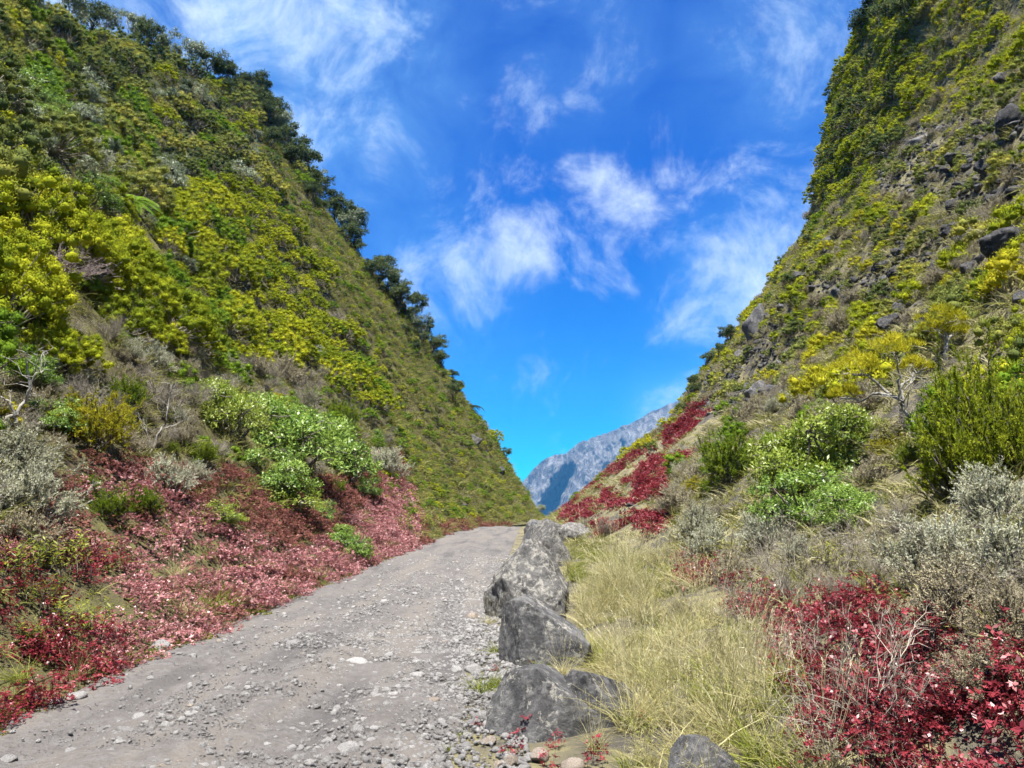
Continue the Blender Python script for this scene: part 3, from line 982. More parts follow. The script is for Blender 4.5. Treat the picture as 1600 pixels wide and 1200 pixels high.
hp = [heath(100 + 10 * i, .95, .85, 116, 84, 12, .14, .034, .022, zmin=-.05, nl=.05, nw=.014, twig=.6) for i in range(4)]
add_kind('heath', hp, M['heath'], M['dead'], 1.08)
add_kind('heath_dark', hp[:3], M['heath_dark'], M['dead'], 1.08)
add_kind('heath_green', hp[1:], M['heath_green'], M['bark'], 1.08)
add_kind('heath_gold', hp[:2], M['heath_gold'], M['dead'], 1.08)
hn = [sprigs(200 + 10 * i, .56, .58, 380, 40, .19, .034, .0105, 0.0) for i in range(2)]      # finer, for near plants
M['near_green'] = mat_leaf('near_green_heath', [(0, (.055, .10, .010)), (.5, (.135, .20, .016)), (1, (.26, .31, .03))], .38)
M['near_gold'] = mat_leaf('near_golden_heath', [(0, (.15, .15, .016)), (.5, (.31, .29, .02)), (1, (.47, .42, .045))], .38)
add_kind('heath_near', hn, M['near_green'], M['bark'], .66)
add_kind('heath_near_gold', hn, M['near_gold'], M['bark'], .66)
hu = [sprigs(240 + 10 * i, .55, .85, 330, 40, .30, .042, .013, 0.0) for i in range(2)]
add_kind('heath_tall', hu, mat_leaf('lime_heath_foliage', [(0, (.10, .135, .012)), (.5, (.22, .265, .018)), (1, (.38, .40, .04))], .4), M['bark'], .66)
hs_ = [heath(300 + 10 * i, .26, .27, 26, 44, 30, .075, .024, .015, .04, .009, zmin=0, twig=.5) for i in range(4)]
add_kind('heath_small', hs_, M['heath'], M['dead'], .34)
add_kind('heath_small_dark', hs_, M['heath_dark'], M['dead'], .34)
add_kind('heath_small_green', hs_, M['heath_green'], M['dead'], .34)
add_kind('heath_small_gold', hs_, M['heath_gold'], M['dead'], .34)
sp_ = [sprigs(400 + 10 * i, .55, .62, 230, 46, bl=.036, bw=.012) for i in range(3)]
add_kind('silver', sp_, M['silver'], M['bark'], .66)
add_kind('fawn', sp_[:2], M['silver_brown'], M['bark'], .66)
br_ = [broad(500 + 10 * i, .75, .80, 640, 12, nlob=18) for i in range(3)]
add_kind('broad', br_, M['broad'], M['bark'], .68)
add_kind('broad_lime', br_, M['broad_lime'], M['bark'], .68)
add_kind('broad_grey', br_, M['broad_grey'], M['bark'], .68)
bf_ = [broad(560 + 10 * i, .75, .70, 130, 9, .085, .034) for i in range(2)]
add_kind('broad_far', bf_, M['broad_grey'], M['bark'], .9)
tr_ = [tree(600 + 10 * i, 3.2, 1.25, 260, 12, .13, .065) for i in range(4)]
add_kind('tree', tr_, M['tree'], M['bark_dark'], 1.5, 'crown', 'trunk')
add_kind('tree_grey', tr_[:2], M['broad_grey'], M['bark_pale'], 1.5, 'crown', 'trunk')
tw_ = [twigs(700 + 10 * i, .6, .75, 34, 13, 9, .007) for i in range(3)]
add_kind('dead', [(None, t) for t in tw_], None, M['dead'], .85, stem='twigs')
td_ = [twigs(740 + 10 * i, .7, .6, 46, 12, 8, .010, 1.1) for i in range(1)]
add_kind('dead_dome', [(None, t) for t in td_], None, M['dead_mauve'], .75, stem='twigs')
fe_ = [fern(800 + 10 * i) for i in range(2)]
add_kind('fern', fe_, M['fern'], M['bark_dark'], 1.5, 'fronds', 'trunk')
add_kind('fern_dark', fe_, M['tree'], M['bark_dark'], 1.5, 'fronds', 'trunk')
he_ = [herb(850 + 10 * i) for i in range(3)]
add_kind('herb', he_, M['herb'], M['bark'], .3, 'leaves', 'stems')
tus = [tussock(900 + i, 110, .55, .10, .0065, heads=14) for i in range(3)]
add_kind('straw_tuft', [(t, None) for t in tus], M['straw'], None, .25, 'blades')
tug = [tussock(920 + i, 110, .36, .09, .008, heads=0) for i in range(3)]
add_kind('green_tuft', [(t, None) for t in tug], M['grass'], None, .22, 'blades')

def things_of(name):
    return [o for o in COL.objects if o.parent is None and o.name.split('.')[0] == name]

def plant(kind, name, loc, rot, scale, label, category, group=None, variant=0, tilt=(0, 0)):
    pr = PROTO[kind][variant % len(PROTO[kind])]
    root = bpy.data.objects.new(name, None)
    root.empty_display_size = .2
    root.location = tuple(loc)
    root.rotation_euler = (tilt[0], tilt[1], rot)
    root.scale = (scale,) * 3 if np.isscalar(scale) else tuple(scale)
    root['label'] = label
    root['category'] = category
    if group:
        root['group'] = group
    COL.objects.link(root)
    for pn, me in pr['parts']:
        o = bpy.data.objects.new(pn, me)
        o.parent = root
        COL.objects.link(o)
    return root

# scattered masses that nobody could count: points carrying instances
def stuff_collection(name, meshes):
    c = bpy.data.collections.new(name)
    for i, me in enumerate(meshes):
        o = bpy.data.objects.new('%s_%02d' % (name, i), me)
        c.objects.link(o)
    return c

def scatter(name, P, rot, scl, idx, coll, label):
    if len(P) == 0:
        return None
    me = bpy.data.meshes.new(name)
    me.vertices.add(len(P))
    me.vertices.foreach_set('co', np.asarray(P, np.float32).ravel())
    a = me.attributes.new('rot', 'FLOAT_VECTOR', 'POINT'); a.data.foreach_set('vector', np.asarray(rot, np.float32).ravel())
    a = me.attributes.new('scl', 'FLOAT', 'POINT'); a.data.foreach_set('value', np.asarray(scl, np.float32))
    a = me.attributes.new('idx', 'INT', 'POINT'); a.data.foreach_set('value', np.asarray(idx, np.int32))
    o = link(name, me, kind='stuff', label=label)
    ng = bpy.data.node_groups.new(name, 'GeometryNodeTree')
    ng.interface.new_socket('Geometry', in_out='INPUT', socket_type='NodeSocketGeometry')
    ng.interface.new_socket('Geometry', in_out='OUTPUT', socket_type='NodeSocketGeometry')
    gi = ng.nodes.new('NodeGroupInput'); go = ng.nodes.new('NodeGroupOutput')
    ci = ng.nodes.new('GeometryNodeCollectionInfo')
    ci.inputs['Collection'].default_value = coll
    ci.inputs['Separate Children'].default_value = True
    ci.inputs['Reset Children'].default_value = True
    ip = ng.nodes.new('GeometryNodeInstanceOnPoints')
    ip.inputs['Pick Instance'].default_value = True
    def attr(n, t):
        q = ng.nodes.new('GeometryNodeInputNamedAttribute'); q.data_type = t; q.inputs['Name'].default_value = n
        return [s for s in q.outputs if s.enabled and s.name == 'Attribute'][0]
    L = ng.links.new
    L(gi.outputs[0], ip.inputs['Points'])
    L(ci.outputs[0], ip.inputs['Instance'])
    L(attr('idx', 'INT'), ip.inputs['Instance Index'])
    L(attr('rot', 'FLOAT_VECTOR'), ip.inputs['Rotation'])
    L(attr('scl', 'FLOAT'), ip.inputs['Scale'])
    L(ip.outputs[0], go.inputs[0])
    md = o.modifiers.new('scatter', 'NODES')
    md.node_group = ng
    return o

def rots(n, tilt=.15):
    return np.stack([RNG.normal(0, tilt, n), RNG.normal(0, tilt, n), RNG.uniform(0, 6.283, n)], 1)

# ------------------------------------------------------------------ where things grow (surveyed on the photograph's view of the slopes)
def inpoly(px, py, poly):
    poly = np.asarray(poly, float)
    ins = np.zeros(len(px), bool)
    j = len(poly) - 1
    for i in range(len(poly)):
        xi, yi = poly[i]; xj, yj = poly[j]
        if yi != yj:
            c = ((yi > py) != (yj > py)) & (px < (xj - xi) * (py - yi) / (yj - yi) + xi)
            ins ^= c
        j = i
    return ins

def sample(side, dens, y0, y1, u0, u1, margin=220, lift=.6, vis=True):
    n = int(dens * (y1 - y0) * (u1 - u0))
    tab = _QT if side < 0 else _PT
    ug = np.linspace(u0, u1, 400)
    hg = np.interp(ug, _u, tab) * (.8 if side < 0 else 1.0)
    arc = np.concatenate([[0], np.cumsum(np.hypot(np.diff(ug), np.diff(hg)))])
    n = int(dens * (y1 - y0) * arc[-1] * .62)
    y = RNG.uniform(y0, y1, n); u = np.interp(RNG.uniform(0, arc[-1], n), arc, ug)
    x = x_left(y) - u if side < 0 else x_right(y) + u
    z = ground(x, y)
    px, py, f = project(x, y, z)
    k = (f > 1.2) & (px > -margin) & (px < 1600 + margin) & (py > -margin) & (py < 1200 + margin * 1.2)
    x, y, z, px, py, u, f = (v[k] for v in (x, y, z, px, py, u, f))
    if vis and len(x):
        k = visible(x, y, z, lift)
        x, y, z, px, py, u, f = (v[k] for v in (x, y, z, px, py, u, f))
    return dict(x=x, y=y, z=z, px=px, py=py, u=u, f=f)

def sub(s, k):
    return {a: b[k] for a, b in s.items()}
def pts(s, dz=0.0):
    return np.stack([s['x'], s['y'], s['z'] + dz], 1)
def jit(s, a):
    n = len(s['px'])
    q = fbm(s['x'] / 1.7 + 3, s['y'] / 1.7, 3) * a
    r = fbm(s['x'] / 1.7 + 33, s['y'] / 1.7 + 8, 3) * a
    return s['px'] + q, s['py'] + r

GRASS_L = [(470, 300), (520, 320), (640, 450), (690, 560), (780, 690), (870, 790), (870, 815), (690, 835), (640, 800), (612, 700), (585, 600), (545, 500), (500, 420), (450, 330), (395, 190), (420, 180)]
def red_line(px):
    return np.interp(px, [-200, 0, 60, 120, 200, 300, 400, 480, 560, 620, 640, 660, 700, 780, 860], [900, 850, 770, 712, 700, 725, 735, 760, 712, 715, 770, 812, 822, 812, 806])
def belt_line(px):
    return np.interp(px, [-200, 0, 150, 300, 450, 560, 640], [520, 520, 535, 545, 590, 640, 700])
RED_R1 = [(868, 802), (905, 780), (960, 738), (1020, 690), (1060, 660), (1110, 632), (1128, 650), (1075, 715), (1045, 735), (1052, 790), (1030, 872), (985, 868), (930, 822), (890, 812)]
RED_R2 = [(1225, 985), (1300, 935), (1400, 940), (1470, 1000), (1530, 1060), (1620, 1040), (1850, 1000), (1850, 1500), (1500, 1500), (1330, 1215), (1270, 1130), (1225, 1060)]
RED_R3 = [(1050, 860), (1110, 880), (1190, 930), (1260, 985), (1225, 1000), (1150, 950), (1070, 905)]
STRAW = [(888, 862), (960, 872), (1030, 880), (1090, 915), (1150, 960), (1190, 1010), (1225, 1080), (1340, 1215), (1480, 1500), (880, 1500), (985, 1190), (985, 1110), (930, 1040), (905, 960)]
R_TOP = [(1280, 300), (1300, 180), (1310, -200), (1500, -200), (1450, 130), (1390, 240), (1310, 330)]
def right_belt(px):            # below this the lower shrub belt of the right slope
    return np.interp(px, [1000, 1060, 1130, 1250, 1400, 1600, 1900], [720, 668, 640, 640, 640, 640, 640])

# hand-surveyed plants: kind, name, foot pixel, half width in pixels, label, category, group
REG = []            # (x, y, radius) kept free of random shrubs
def spot(kind, name, px, py, rpx, label, category, group=None, variant=0, rot=None, squash=1.0, sink=0.0, tilt=(0, 0)):
    p = hit(px, py)
    f = float(project(*p)[2])
    s = rpx * f / F_PX / PROTO[kind][0]['R']
    p[2] -= (sink + (.16 if kind in ('broad', 'broad_lime') else 0)) * s
    sc = (s, s, s * squash)
    rw = rpx * f / F_PX
    REG.append((p[0], p[1], rw * .95))
    if rpx > 28:                       # open ground on the near side, so that it can be seen
        n_ = math.hypot(p[0], p[1])
        REG.append((p[0] * (1 - rw * .9 / n_), p[1] * (1 - rw * .9 / n_), rw * .8))
    return plant(kind, name, p, RNG.uniform(0, 6.28) if rot is None else rot, sc, label, category, group, variant, tilt)

G = 'hand placed'
# --- left bank and belt
spot('silver', 'silver_shrub', 30, 738, 74, 'pale silver feathery shrub at the left edge, upper of two above the red bank', 'shrub')
spot('silver', 'silver_shrub', 45, 812, 84, 'large pale silver shrub at the left edge, right above the yellow-green leafy plants', 'shrub', variant=1)
spot('fawn', 'silver_shrub', 40, 862, 62, 'dull grey-brown feathery shrub behind the leafy plants at the left edge', 'shrub', variant=1)
spot('heath_near_gold', 'heath_shrub', 140, 690, 84, 'golden yellow domed heath bush left of the bare lichened branch', 'shrub')
spot('heath_near', 'heath_shrub', 195, 635, 48, 'dark green heath bush with dense round tufts behind the golden bush', 'shrub', variant=1)
spot('heath_near', 'heath_shrub', 315, 722, 36, 'rounded bright green heath ball on bare twigs left of the big leafy bush', 'shrub')
spot('heath_near', 'heath_shrub', 268, 706, 16, 'tiny green heath ball left of the rounded one', 'shrub', variant=1)
spot('broad_lime', 'leafy_shrub', 352, 672, 61, 'upright yellow-green leafy shrub above left of the big green bush', 'shrub', squash=1.25)
spot('broad', 'leafy_shrub', 440, 712, 95, 'big bright green broad-leaved bush on the lower left slope', 'shrub')
spot('broad', 'leafy_shrub', 512, 728, 73, 'green leafy bush joined to the right of the big broad-leaved bush', 'shrub', variant=1)
spot('broad', 'leafy_shrub', 420, 756, 59, 'low green leafy bush under the big broad-leaved bush', 'shrub', variant=2)
spot('broad_lime', 'leafy_shrub', 438, 783, 56, 'small lime yellow leafy bush at the top of the red bank', 'shrub', variant=1, squash=.8)
spot('heath_near', 'heath_shrub', 530, 660, 40, 'bright green heath bush behind the right end of the big leafy bush', 'shrub')
spot('silver', 'silver_shrub', 600, 748, 46, 'silver grey shrub beside the grassy slope right of the big leafy bush', 'shrub', variant=2)
spot('silver', 'silver_shrub', 255, 764, 50, 'silver feathery shrub spreading over the red bank below the green heath ball', 'shrub')
spot('silver', 'silver_shrub', 300, 752, 30, 'small silver shrub just right of the spreading silver one', 'shrub', variant=1)
spot('heath_near', 'heath_shrub', 165, 806, 42, 'dark green heath bush low on the red bank, left of a pair', 'shrub')
spot('heath_near', 'heath_shrub', 222, 800, 40, 'dark green heath bush low on the red bank, right of a pair', 'shrub', variant=1)
spot('heath_near', 'heath_shrub', 135, 765, 26, 'small dark green heath bush above the low pair on the red bank', 'shrub')
spot('broad', 'leafy_shrub', 545, 868, 44, 'dark green leafy bush at the foot of the red bank near the track', 'shrub', squash=.85)
spot('broad', 'leafy_shrub', 528, 846, 34, 'small green leafy bush above the one nearest the track', 'shrub', variant=1, squash=.8)
spot('broad', 'leafy_shrub', 500, 806, 24, 'little green leafy sprig in the middle of the dark red bank', 'shrub', variant=2)
spot('broad', 'leafy_shrub', 566, 770, 29, 'small dark green leafy bush beside the maroon gully', 'shrub', variant=2)
spot('heath_near', 'heath_shrub', 522, 770, 24, 'small dark heath bush under the right end of the big leafy bush', 'shrub')
spot('broad_lime', 'leafy_shrub', 335, 812, 49, 'yellow-green grassy leafed bush in the upper red bank', 'shrub', variant=2, squash=.65)
spot('herb', 'leafy_plant', 640, 838, 26, 'green bushy plant at the track edge where red bank turns to grass', 'plant', variant=0)
spot('herb', 'leafy_plant', 672, 830, 24, 'green bushy plant nearest the grassy slope at the track edge', 'plant', variant=1)
# leafy plants lower left
for i, (a, b, r, lab) in enumerate([(20, 905, 44, 'yellow-green willow-leaved plant at the left edge below the silver shrub'),
        (62, 898, 42, 'yellow-green willow-leaved plant second from the left edge'), (100, 900, 46, 'tallest yellow-green willow-leaved plant of the upper left clump'),
        (130, 890, 36, 'yellow-green willow-leaved plant at the right end of the upper left clump'), (62, 952, 34, 'lone willow-leaved stem among deep red leaves'),
        (110, 1000, 44, 'leafy green plant at the left above the track edge'), (145, 990, 40, 'leafy green plant right of its twin above the track edge'),
        (40, 1010, 30, 'dark green leafy sprig left of the lower leafy plants')]):
    spot('herb', 'leafy_plant', a, b, r, lab, 'plant', 'leafy plants on the left bank', i)
spot('heath_near', 'heath_shrub', 48, 1012, 26, 'small dark green bushy sprig low in the deep red leaves at the left', 'shrub', variant=1)
spot('straw_tuft', 'grass_tuft', 290, 968, 34, 'pale straw grass tuft drooping over the track edge on the left', 'grass tuft')
spot('straw_tuft', 'grass_tuft', 275, 900, 22, 'thin tall straw stalks behind the drooping straw tuft', 'grass tuft', variant=1)
spot('green_tuft', 'grass_tuft', 340, 950, 36, 'green grass tuft right of the straw tuft on the left bank', 'grass tuft')
spot('green_tuft', 'grass_tuft', 372, 940, 26, 'smaller green grass tuft at the right of the green one', 'grass tuft', variant=1)
spot('green_tuft', 'grass_tuft', 442, 922, 20, 'little bright green grass tuft at the track edge in pink leaves', 'grass tuft', variant=2)
spot('green_tuft', 'grass_tuft', 30, 1062, 34, 'pale grass tuft in red leaves at the lower left corner', 'grass tuft', variant=2)
spot('straw_tuft', 'grass_tuft', 120, 1058, 22, 'small straw tuft beside the yellow moss at the lower left', 'grass tuft', variant=2)
# left slope landmarks
spot('heath', 'heath_shrub', 60, 575, 62, 'green topped heath bush on tall bare grey stems at the left edge', 'shrub', squash=1.1)
spot('heath', 'heath_shrub', 110, 570, 52, 'heath bush with bare stems below its crown, right of the one at the edge', 'shrub', variant=1, squash=1.1)
spot('dead_dome', 'dead_shrub', 95, 440, 62, 'dead mauve-grey domed shrub in the bright heath on the left slope', 'dead shrub', squash=.9)
spot('dead', 'dead_shrub', 120, 640, 52, 'pale bare twiggy shrub behind the golden heath bush', 'dead shrub')
spot('dead', 'dead_shrub', 255, 650, 55, 'dark bare twiggy thicket right of the golden heath bush', 'dead shrub', variant=1)
spot('dead', 'dead_shrub', 300, 640, 46, 'bare grey twiggy shrub left of the upright yellow-green shrub', 'dead shrub', variant=2)
spot('silver', 'silver_shrub', 240, 575, 38, 'pale silver shrub directly below the bright heath slope', 'shrub')
spot('silver', 'silver_shrub', 200, 560, 30, 'small whitish shrub at the lower edge of the bright heath', 'shrub', variant=1)
spot('fawn', 'silver_shrub', 445, 598, 44, 'pale fawn feathery shrub above the big leafy bush', 'shrub')
spot('fawn', 'silver_shrub', 400, 590, 32, 'fawn feathery shrub left of the larger fawn one above the leafy bush', 'shrub', variant=1)
spot('broad', 'leafy_shrub', 45, 600, 44, 'green leafy shrub behind the white bare tree at the left edge', 'shrub')
spot('broad', 'leafy_shrub', 75, 665, 44, 'dark leafy shrub under the golden heath bush at the left', 'shrub', variant=2)
spot('fern', 'tree_fern', 205, 328, 46, 'bright green tree fern with flat fronds on the left slope', 'tree fern', squash=.75)
spot('fern', 'tree_fern', 118, 352, 40, 'pale green tree fern left of the flat fronded one', 'tree fern', variant=1, squash=.75)
spot('fern', 'tree_fern', 50, 395, 34, 'low green fern at the left of the fern group', 'tree fern', variant=1, squash=.75)
spot('broad', 'leafy_shrub', 48, 175, 61, 'soft bright green tree high in the gully at the left edge', 'shrub')
spot('broad', 'leafy_shrub', 70, 205, 44, 'soft green bush below the bright tree in the left gully', 'shrub', variant=1)
spot('broad', 'leafy_shrub', 138, 312, 44, 'soft green bush beside the tree ferns', 'shrub', variant=2)
spot('silver', 'silver_shrub', 140, 255, 46, 'white-flowered grey bush in the gully above the tree ferns', 'shrub')
spot('broad_grey', 'leafy_shrub', 118, 200, 36, 'grey-green bush beside the bright green tree in the gully', 'shrub')
spot('broad_grey', 'leafy_shrub', 255, 300, 40, 'dull grey-green bush right of the flat tree fern', 'shrub', variant=1)
# --- right slope
spot('heath_near', 'heath_shrub', 1146, 752, 66, 'dense dark green rounded heath bush at the lower right slope', 'shrub', squash=1.25)
spot('heath_near_gold', 'heath_shrub', 1086, 772, 28, 'yellowish heath bush at the left foot of the dense green one', 'shrub', variant=1)
spot('heath_near', 'heath_shrub', 1112, 768, 24, 'small green heath bush between the yellowish and the dense one', 'shrub', variant=1)
spot('broad_lime', 'leafy_shrub', 1266, 770, 88, 'large lime green leafy bush in the middle of the right slope', 'shrub', squash=1.25)
spot('broad_lime', 'leafy_shrub', 1318, 720, 68, 'lime green leafy bush up the slope right of the large lime one', 'shrub', variant=1, squash=1.2)
spot('broad', 'leafy_shrub', 1262, 806, 76, 'fresh green leafy bush below the large lime one', 'shrub', variant=2)
spot('broad', 'leafy_shrub', 1330, 820, 63, 'dark leafy bush among grey twigs below the lime bushes', 'shrub')
spot('heath_tall', 'heath_shrub', 1525, 762, 92, 'big bright olive heath bush with upright sprays at the right edge', 'shrub', squash=1.7)
spot('heath_tall', 'heath_shrub', 1590, 740, 70, 'olive heath bush cut by the right edge of the picture', 'shrub', variant=1, squash=1.5)
spot('heath_tall', 'heath_shrub', 1480, 770, 50, 'dark olive heath bush left under the big upright one', 'shrub', variant=1)
spot('heath_near_gold', 'heath_shrub', 1390, 712, 38, 'low yellow heath bush right of the lime bushes', 'shrub')
spot('heath_near', 'heath_shrub', 1420, 722, 32, 'low green heath bush beside the low yellow one', 'shrub', variant=1)
spot('heath_near', 'heath_shrub', 1334, 672, 18, 'small round green heath ball above the lime bushes', 'shrub')
spot('heath_gold', 'heath_shrub', 1280, 592, 22, 'small golden heath bush on the slope above the lime bushes', 'shrub')
spot('heath_gold', 'heath_shrub', 1205, 600, 24, 'small golden heath bush left of the other on the stony slope', 'shrub', variant=1)
spot('silver', 'silver_shrub', 1088, 838, 51, 'silver shrub beside the red patch on the right', 'shrub')
spot('silver', 'silver_shrub', 1105, 868, 46, 'lower silver shrub beside the red patch on the right', 'shrub', variant=1)
spot('silver', 'silver_shrub', 1195, 858, 53, 'pale silver shrub below the fresh green bush', 'shrub', variant=2)
spot('silver', 'silver_shrub', 1252, 872, 37, 'small silver shrub right of the pale one', 'shrub')
spot('fawn', 'silver_shrub', 1140, 905, 44, 'dull green-grey feathery shrub at the edge of the straw grass', 'shrub')
spot('fawn', 'silver_shrub', 1060, 800, 39, 'brownish feathery shrub right of the strips of red', 'shrub', variant=1)
spot('silver', 'silver_shrub', 1560, 818, 84, 'tall pale silver shrub at the right edge below the olive heath', 'shrub', variant=1)
spot('silver', 'silver_shrub', 1455, 900, 89, 'silver-green feathery shrub leaning left over the red leaves', 'shrub', variant=2)
spot('silver', 'silver_shrub', 1580, 905, 97, 'bluish silver shrub at the right edge, middle one', 'shrub')
spot('fawn', 'silver_shrub', 1490, 975, 97, 'fawn brown feathery shrub hanging over the deep red leaves', 'shrub', variant=1)
spot('fawn', 'silver_shrub', 1575, 1010, 89, 'fawn feathery shrub at the right edge above the red leaves', 'shrub')
spot('fawn', 'silver_shrub', 1540, 1085, 73, 'lowest grey-green feathery sprigs in the deep red leaves at the right', 'shrub', variant=1)
spot('heath_near', 'heath_shrub', 1555, 1000, 26, 'dark olive sprig between the fawn shrubs at the right', 'shrub')
spot('heath_near', 'heath_shrub', 1268, 838, 14, 'tiny round olive heath ball behind the silver shrubs', 'shrub')
spot('dead', 'dead_shrub', 1400, 830, 50, 'grey twiggy bush between the leafy bushes and the silver shrubs', 'dead shrub')
spot('dead', 'dead_shrub', 1440, 680, 50, 'pale lichen-covered bare bush under the golden tree', 'dead shrub', variant=1)
spot('dead', 'dead_shrub', 1320, 935, 52, 'tangle of dry grey stalks above the deep red leaves', 'dead shrub', variant=2, squash=.7)
spot('dead', 'dead_shrub', 1235, 935, 48, 'tangle of dry stalks between straw grass and silver shrubs', 'dead shrub', squash=.65)
spot('dead', 'dead_shrub', 1375, 905, 44, 'dry twig thicket left of the leaning silver shrub', 'dead shrub', variant=1, squash=.8)
spot('dead', 'dead_shrub', 945, 838, 26, 'pale bare twigs beside the row of boulders', 'dead shrub', variant=1)
spot('dead', 'dead_shrub', 915, 826, 20, 'pale bare twigs at the far end of the boulders', 'dead shrub', variant=2)
spot('herb', 'leafy_plant', 1300, 888, 30, 'green willow-leaved plant under the dark leafy bush on the right', 'plant')
spot('herb', 'leafy_plant', 1345, 1065, 20, 'yellow-green sprig standing in the deep red leaves on the right', 'plant', variant=1)
spot('herb', 'leafy_plant', 1010, 1165, 26, 'yellow-green sprig in the grass by the front boulders', 'plant', variant=2)

# trees with open trunks
def open_tree(name, px, py, heads, label, barkm, leafm, r0=.055, fol='crown', seed=1, nb=1500, nl=.065, nw=.011):
    """a small tree whose bare limbs can be seen below separate heads; heads: (dx px, dy px, radius px)"""
    p = hit(px, py)
    f = float(project(*p)[2])
    k = f / F_PX
    st, fo = MB(seed), MB(seed + 1)
    rg = st.r
    fork = np.array((heads[0][0] * .3 * k, rg.normal() * .1, -heads[0][1] * .45 * k))
    st.tube(curve((0, 0, -.3), fork, (-.05, 0, 0), rg, 7, .04), r0, r0 * .6, 7, .5)
    for hx, hy, hr in heads:
        c = np.array((hx * k, rg.normal() * .25, -hy * k)); r = hr * k
        limb = curve(fork, c, (0, 0, .06), rg, 7, .05)
        st.tube(limb, r0 * .5, r0 * .15, 6, .5)
        nbr = 9
        for d in hemi(rg, nbr, -.1):
            e = c + d * r * .7 * (1, 1, .75)
            a = limb[rg.integers(4, 7)]
            st.tube(curve(a, e, (0, 0, -.05 * r), rg, 5, .06), r0 * .13, .004, 4, .5)
            n = nb // nbr
            sub_ = hemi(rg, 8, -.2) * r * .26
            w = rg.integers(0, 8, n)
            dd = hemi(rg, n, -.4)
            P = e + sub_[w] + dd * r * .15 * rg.random(n)[:, None]
            fo.needles(P, unit(dd + (0, 0, .8) + rg.normal(size=(n, 3)) * .3), nl * rg.uniform(.7, 1.3, n), nw, rg.normal(.55, .12) + rg.normal(0, .13, n))
    root = bpy.data.objects.new(name, None)
    root.location = tuple(p)
    root['label'] = label
    root['category'] = 'tree'
    COL.objects.link(root)
    link(fol, fo.mesh(name + '_' + fol, leafm), root)
    link('trunk', st.mesh(name + '_trunk', barkm, True), root)
    REG.append((p[0], p[1], 1.0))
open_tree('golden_heath_tree', 1432, 668, [(-85, -88, 46), (-40, -108, 44), (10, -92, 30), (-98, -50, 26)], 'leaning golden heath tree with a bare curved pale trunk on the right slope', M['bark_pale'], M['heath_gold'], seed=41)
open_tree('golden_heath_tree', 1480, 560, [(-2, -58, 38), (-24, -42, 26), (24, -40, 26)], 'upright golden heath tree with a rounded crown high on the right slope', M['bark_pale'], M['heath_gold'], seed=45)
def bare_tree(px, py, limbs, label, seed, r0=.05):
    p = hit(px, py)
    k = float(project(*p)[2]) / F_PX
    st = MB(seed); rg = st.r
    tops = []
    for path, a, b in limbs:
        q = np.array([(x * k, rg.normal() * .08, -y * k) for x, y in path])
        q[0, 2] -= .15
        q = np.stack([np.interp(np.linspace(0, len(q) - 1, 4 * len(q)), np.arange(len(q)), q[:, i]) for i in range(3)], 1)
        q += rg.normal(size=q.shape) * .012
        st.tube(q, a, b, 6, .6)
        for j in range(5):
            s_ = q[rg.integers(len(q) // 2, len(q))]
            e = s_ + np.array((rg.normal() * .25, rg.normal() * .2, rg.uniform(.05, .4)))
            c = curve(s_, e, (0, 0, .03), rg, 5, .08)
            st.tube(c, b * .7, .004, 4, .6)
            for _ in range(3):
                s2 = c[rg.integers(1, 5)]
                st.tube(curve(s2, s2 + np.array((rg.normal() * .12, rg.normal() * .1, rg.uniform(0, .18))), (0, 0, 0), rg, 4, .08), .005, .002, 3, .6)
    root = bpy.data.objects.new('bare_tree', None)
    root.location = tuple(p); root['label'] = label; root['category'] = 'bare tree'
    COL.objects.link(root)
    link('trunk', st.mesh('bare_tree_trunk', M['bark_pale'], True), root)
bare_tree(4, 680, [([(0, 0), (5, -22), (20, -35), (30, -70), (28, -120)], .045, .012), ([(20, -35), (12, -50), (-6, -60)], .025, .008), ([(30, -70), (48, -95), (62, -105)], .02, .007)], 'white bare-branched crooked tree at the left edge', 51)
bare_tree(236, 705, [([(0, 0), (10, -32), (20, -45), (23, -90), (25, -110)], .030, .008), ([(20, -45), (45, -48)], .016, .006), ([(5, -15), (-14, -40)], .015, .006)], 'thin lichened bare branch tree right of the golden heath bush', 52)
bare_tree(1448, 700, [([(0, 0), (-12, -30), (-30, -62), (-40, -80)], .035, .012), ([(-12, -30), (8, -60), (14, -85)], .02, .008), ([(0, 0), (30, -35)], .02, .008)], 'pale lichened bare tree behind the low yellow heath on the right', 53)

# ------------------------------------------------------------------ boulders beside the track
def rock(name, px, py, me, label, category='rock', group=None, rot=0.0, sink=.1, scale=1.0, at=None, tilt=(0, 0)):
    p = hit(px, py) if at is None else np.array(at, float)
    o = bpy.data.objects.new(name, me)
    o.location = (p[0], p[1], p[2] - sink)
    o.rotation_euler = (tilt[0], tilt[1], rot)
    o.scale = (scale,) * 3 if np.isscalar(scale) else tuple(scale)
    o['label'] = label; o['category'] = category
    if group:
        o['group'] = group
    COL.objects.link(o)
    return o
REG2 = []       # (x, y, r) kept free of ground plants
def boulder(px, py, size, planes, mat, label, seed, rot=0, cuts=7, rough=.06, zc=.35, depth=0.0, lo=.75, hi=.98):
    p = hit(px, py)
    p[1] += size[1] * .75 + depth
    p[2] = ground(p[0], p[1])
    me = rock_mesh('boulder', seed, size, cuts, 6 if py > 950 else 5, rough * 1.3, mat, planes, lo, hi)
    rock('boulder', 0, 0, me, label, 'boulder', at=(p[0], p[1], p[2] + size[2] * zc), sink=0, rot=rot)
    REG2.append((p[0], p[1], max(size[0], size[1]) * .85))
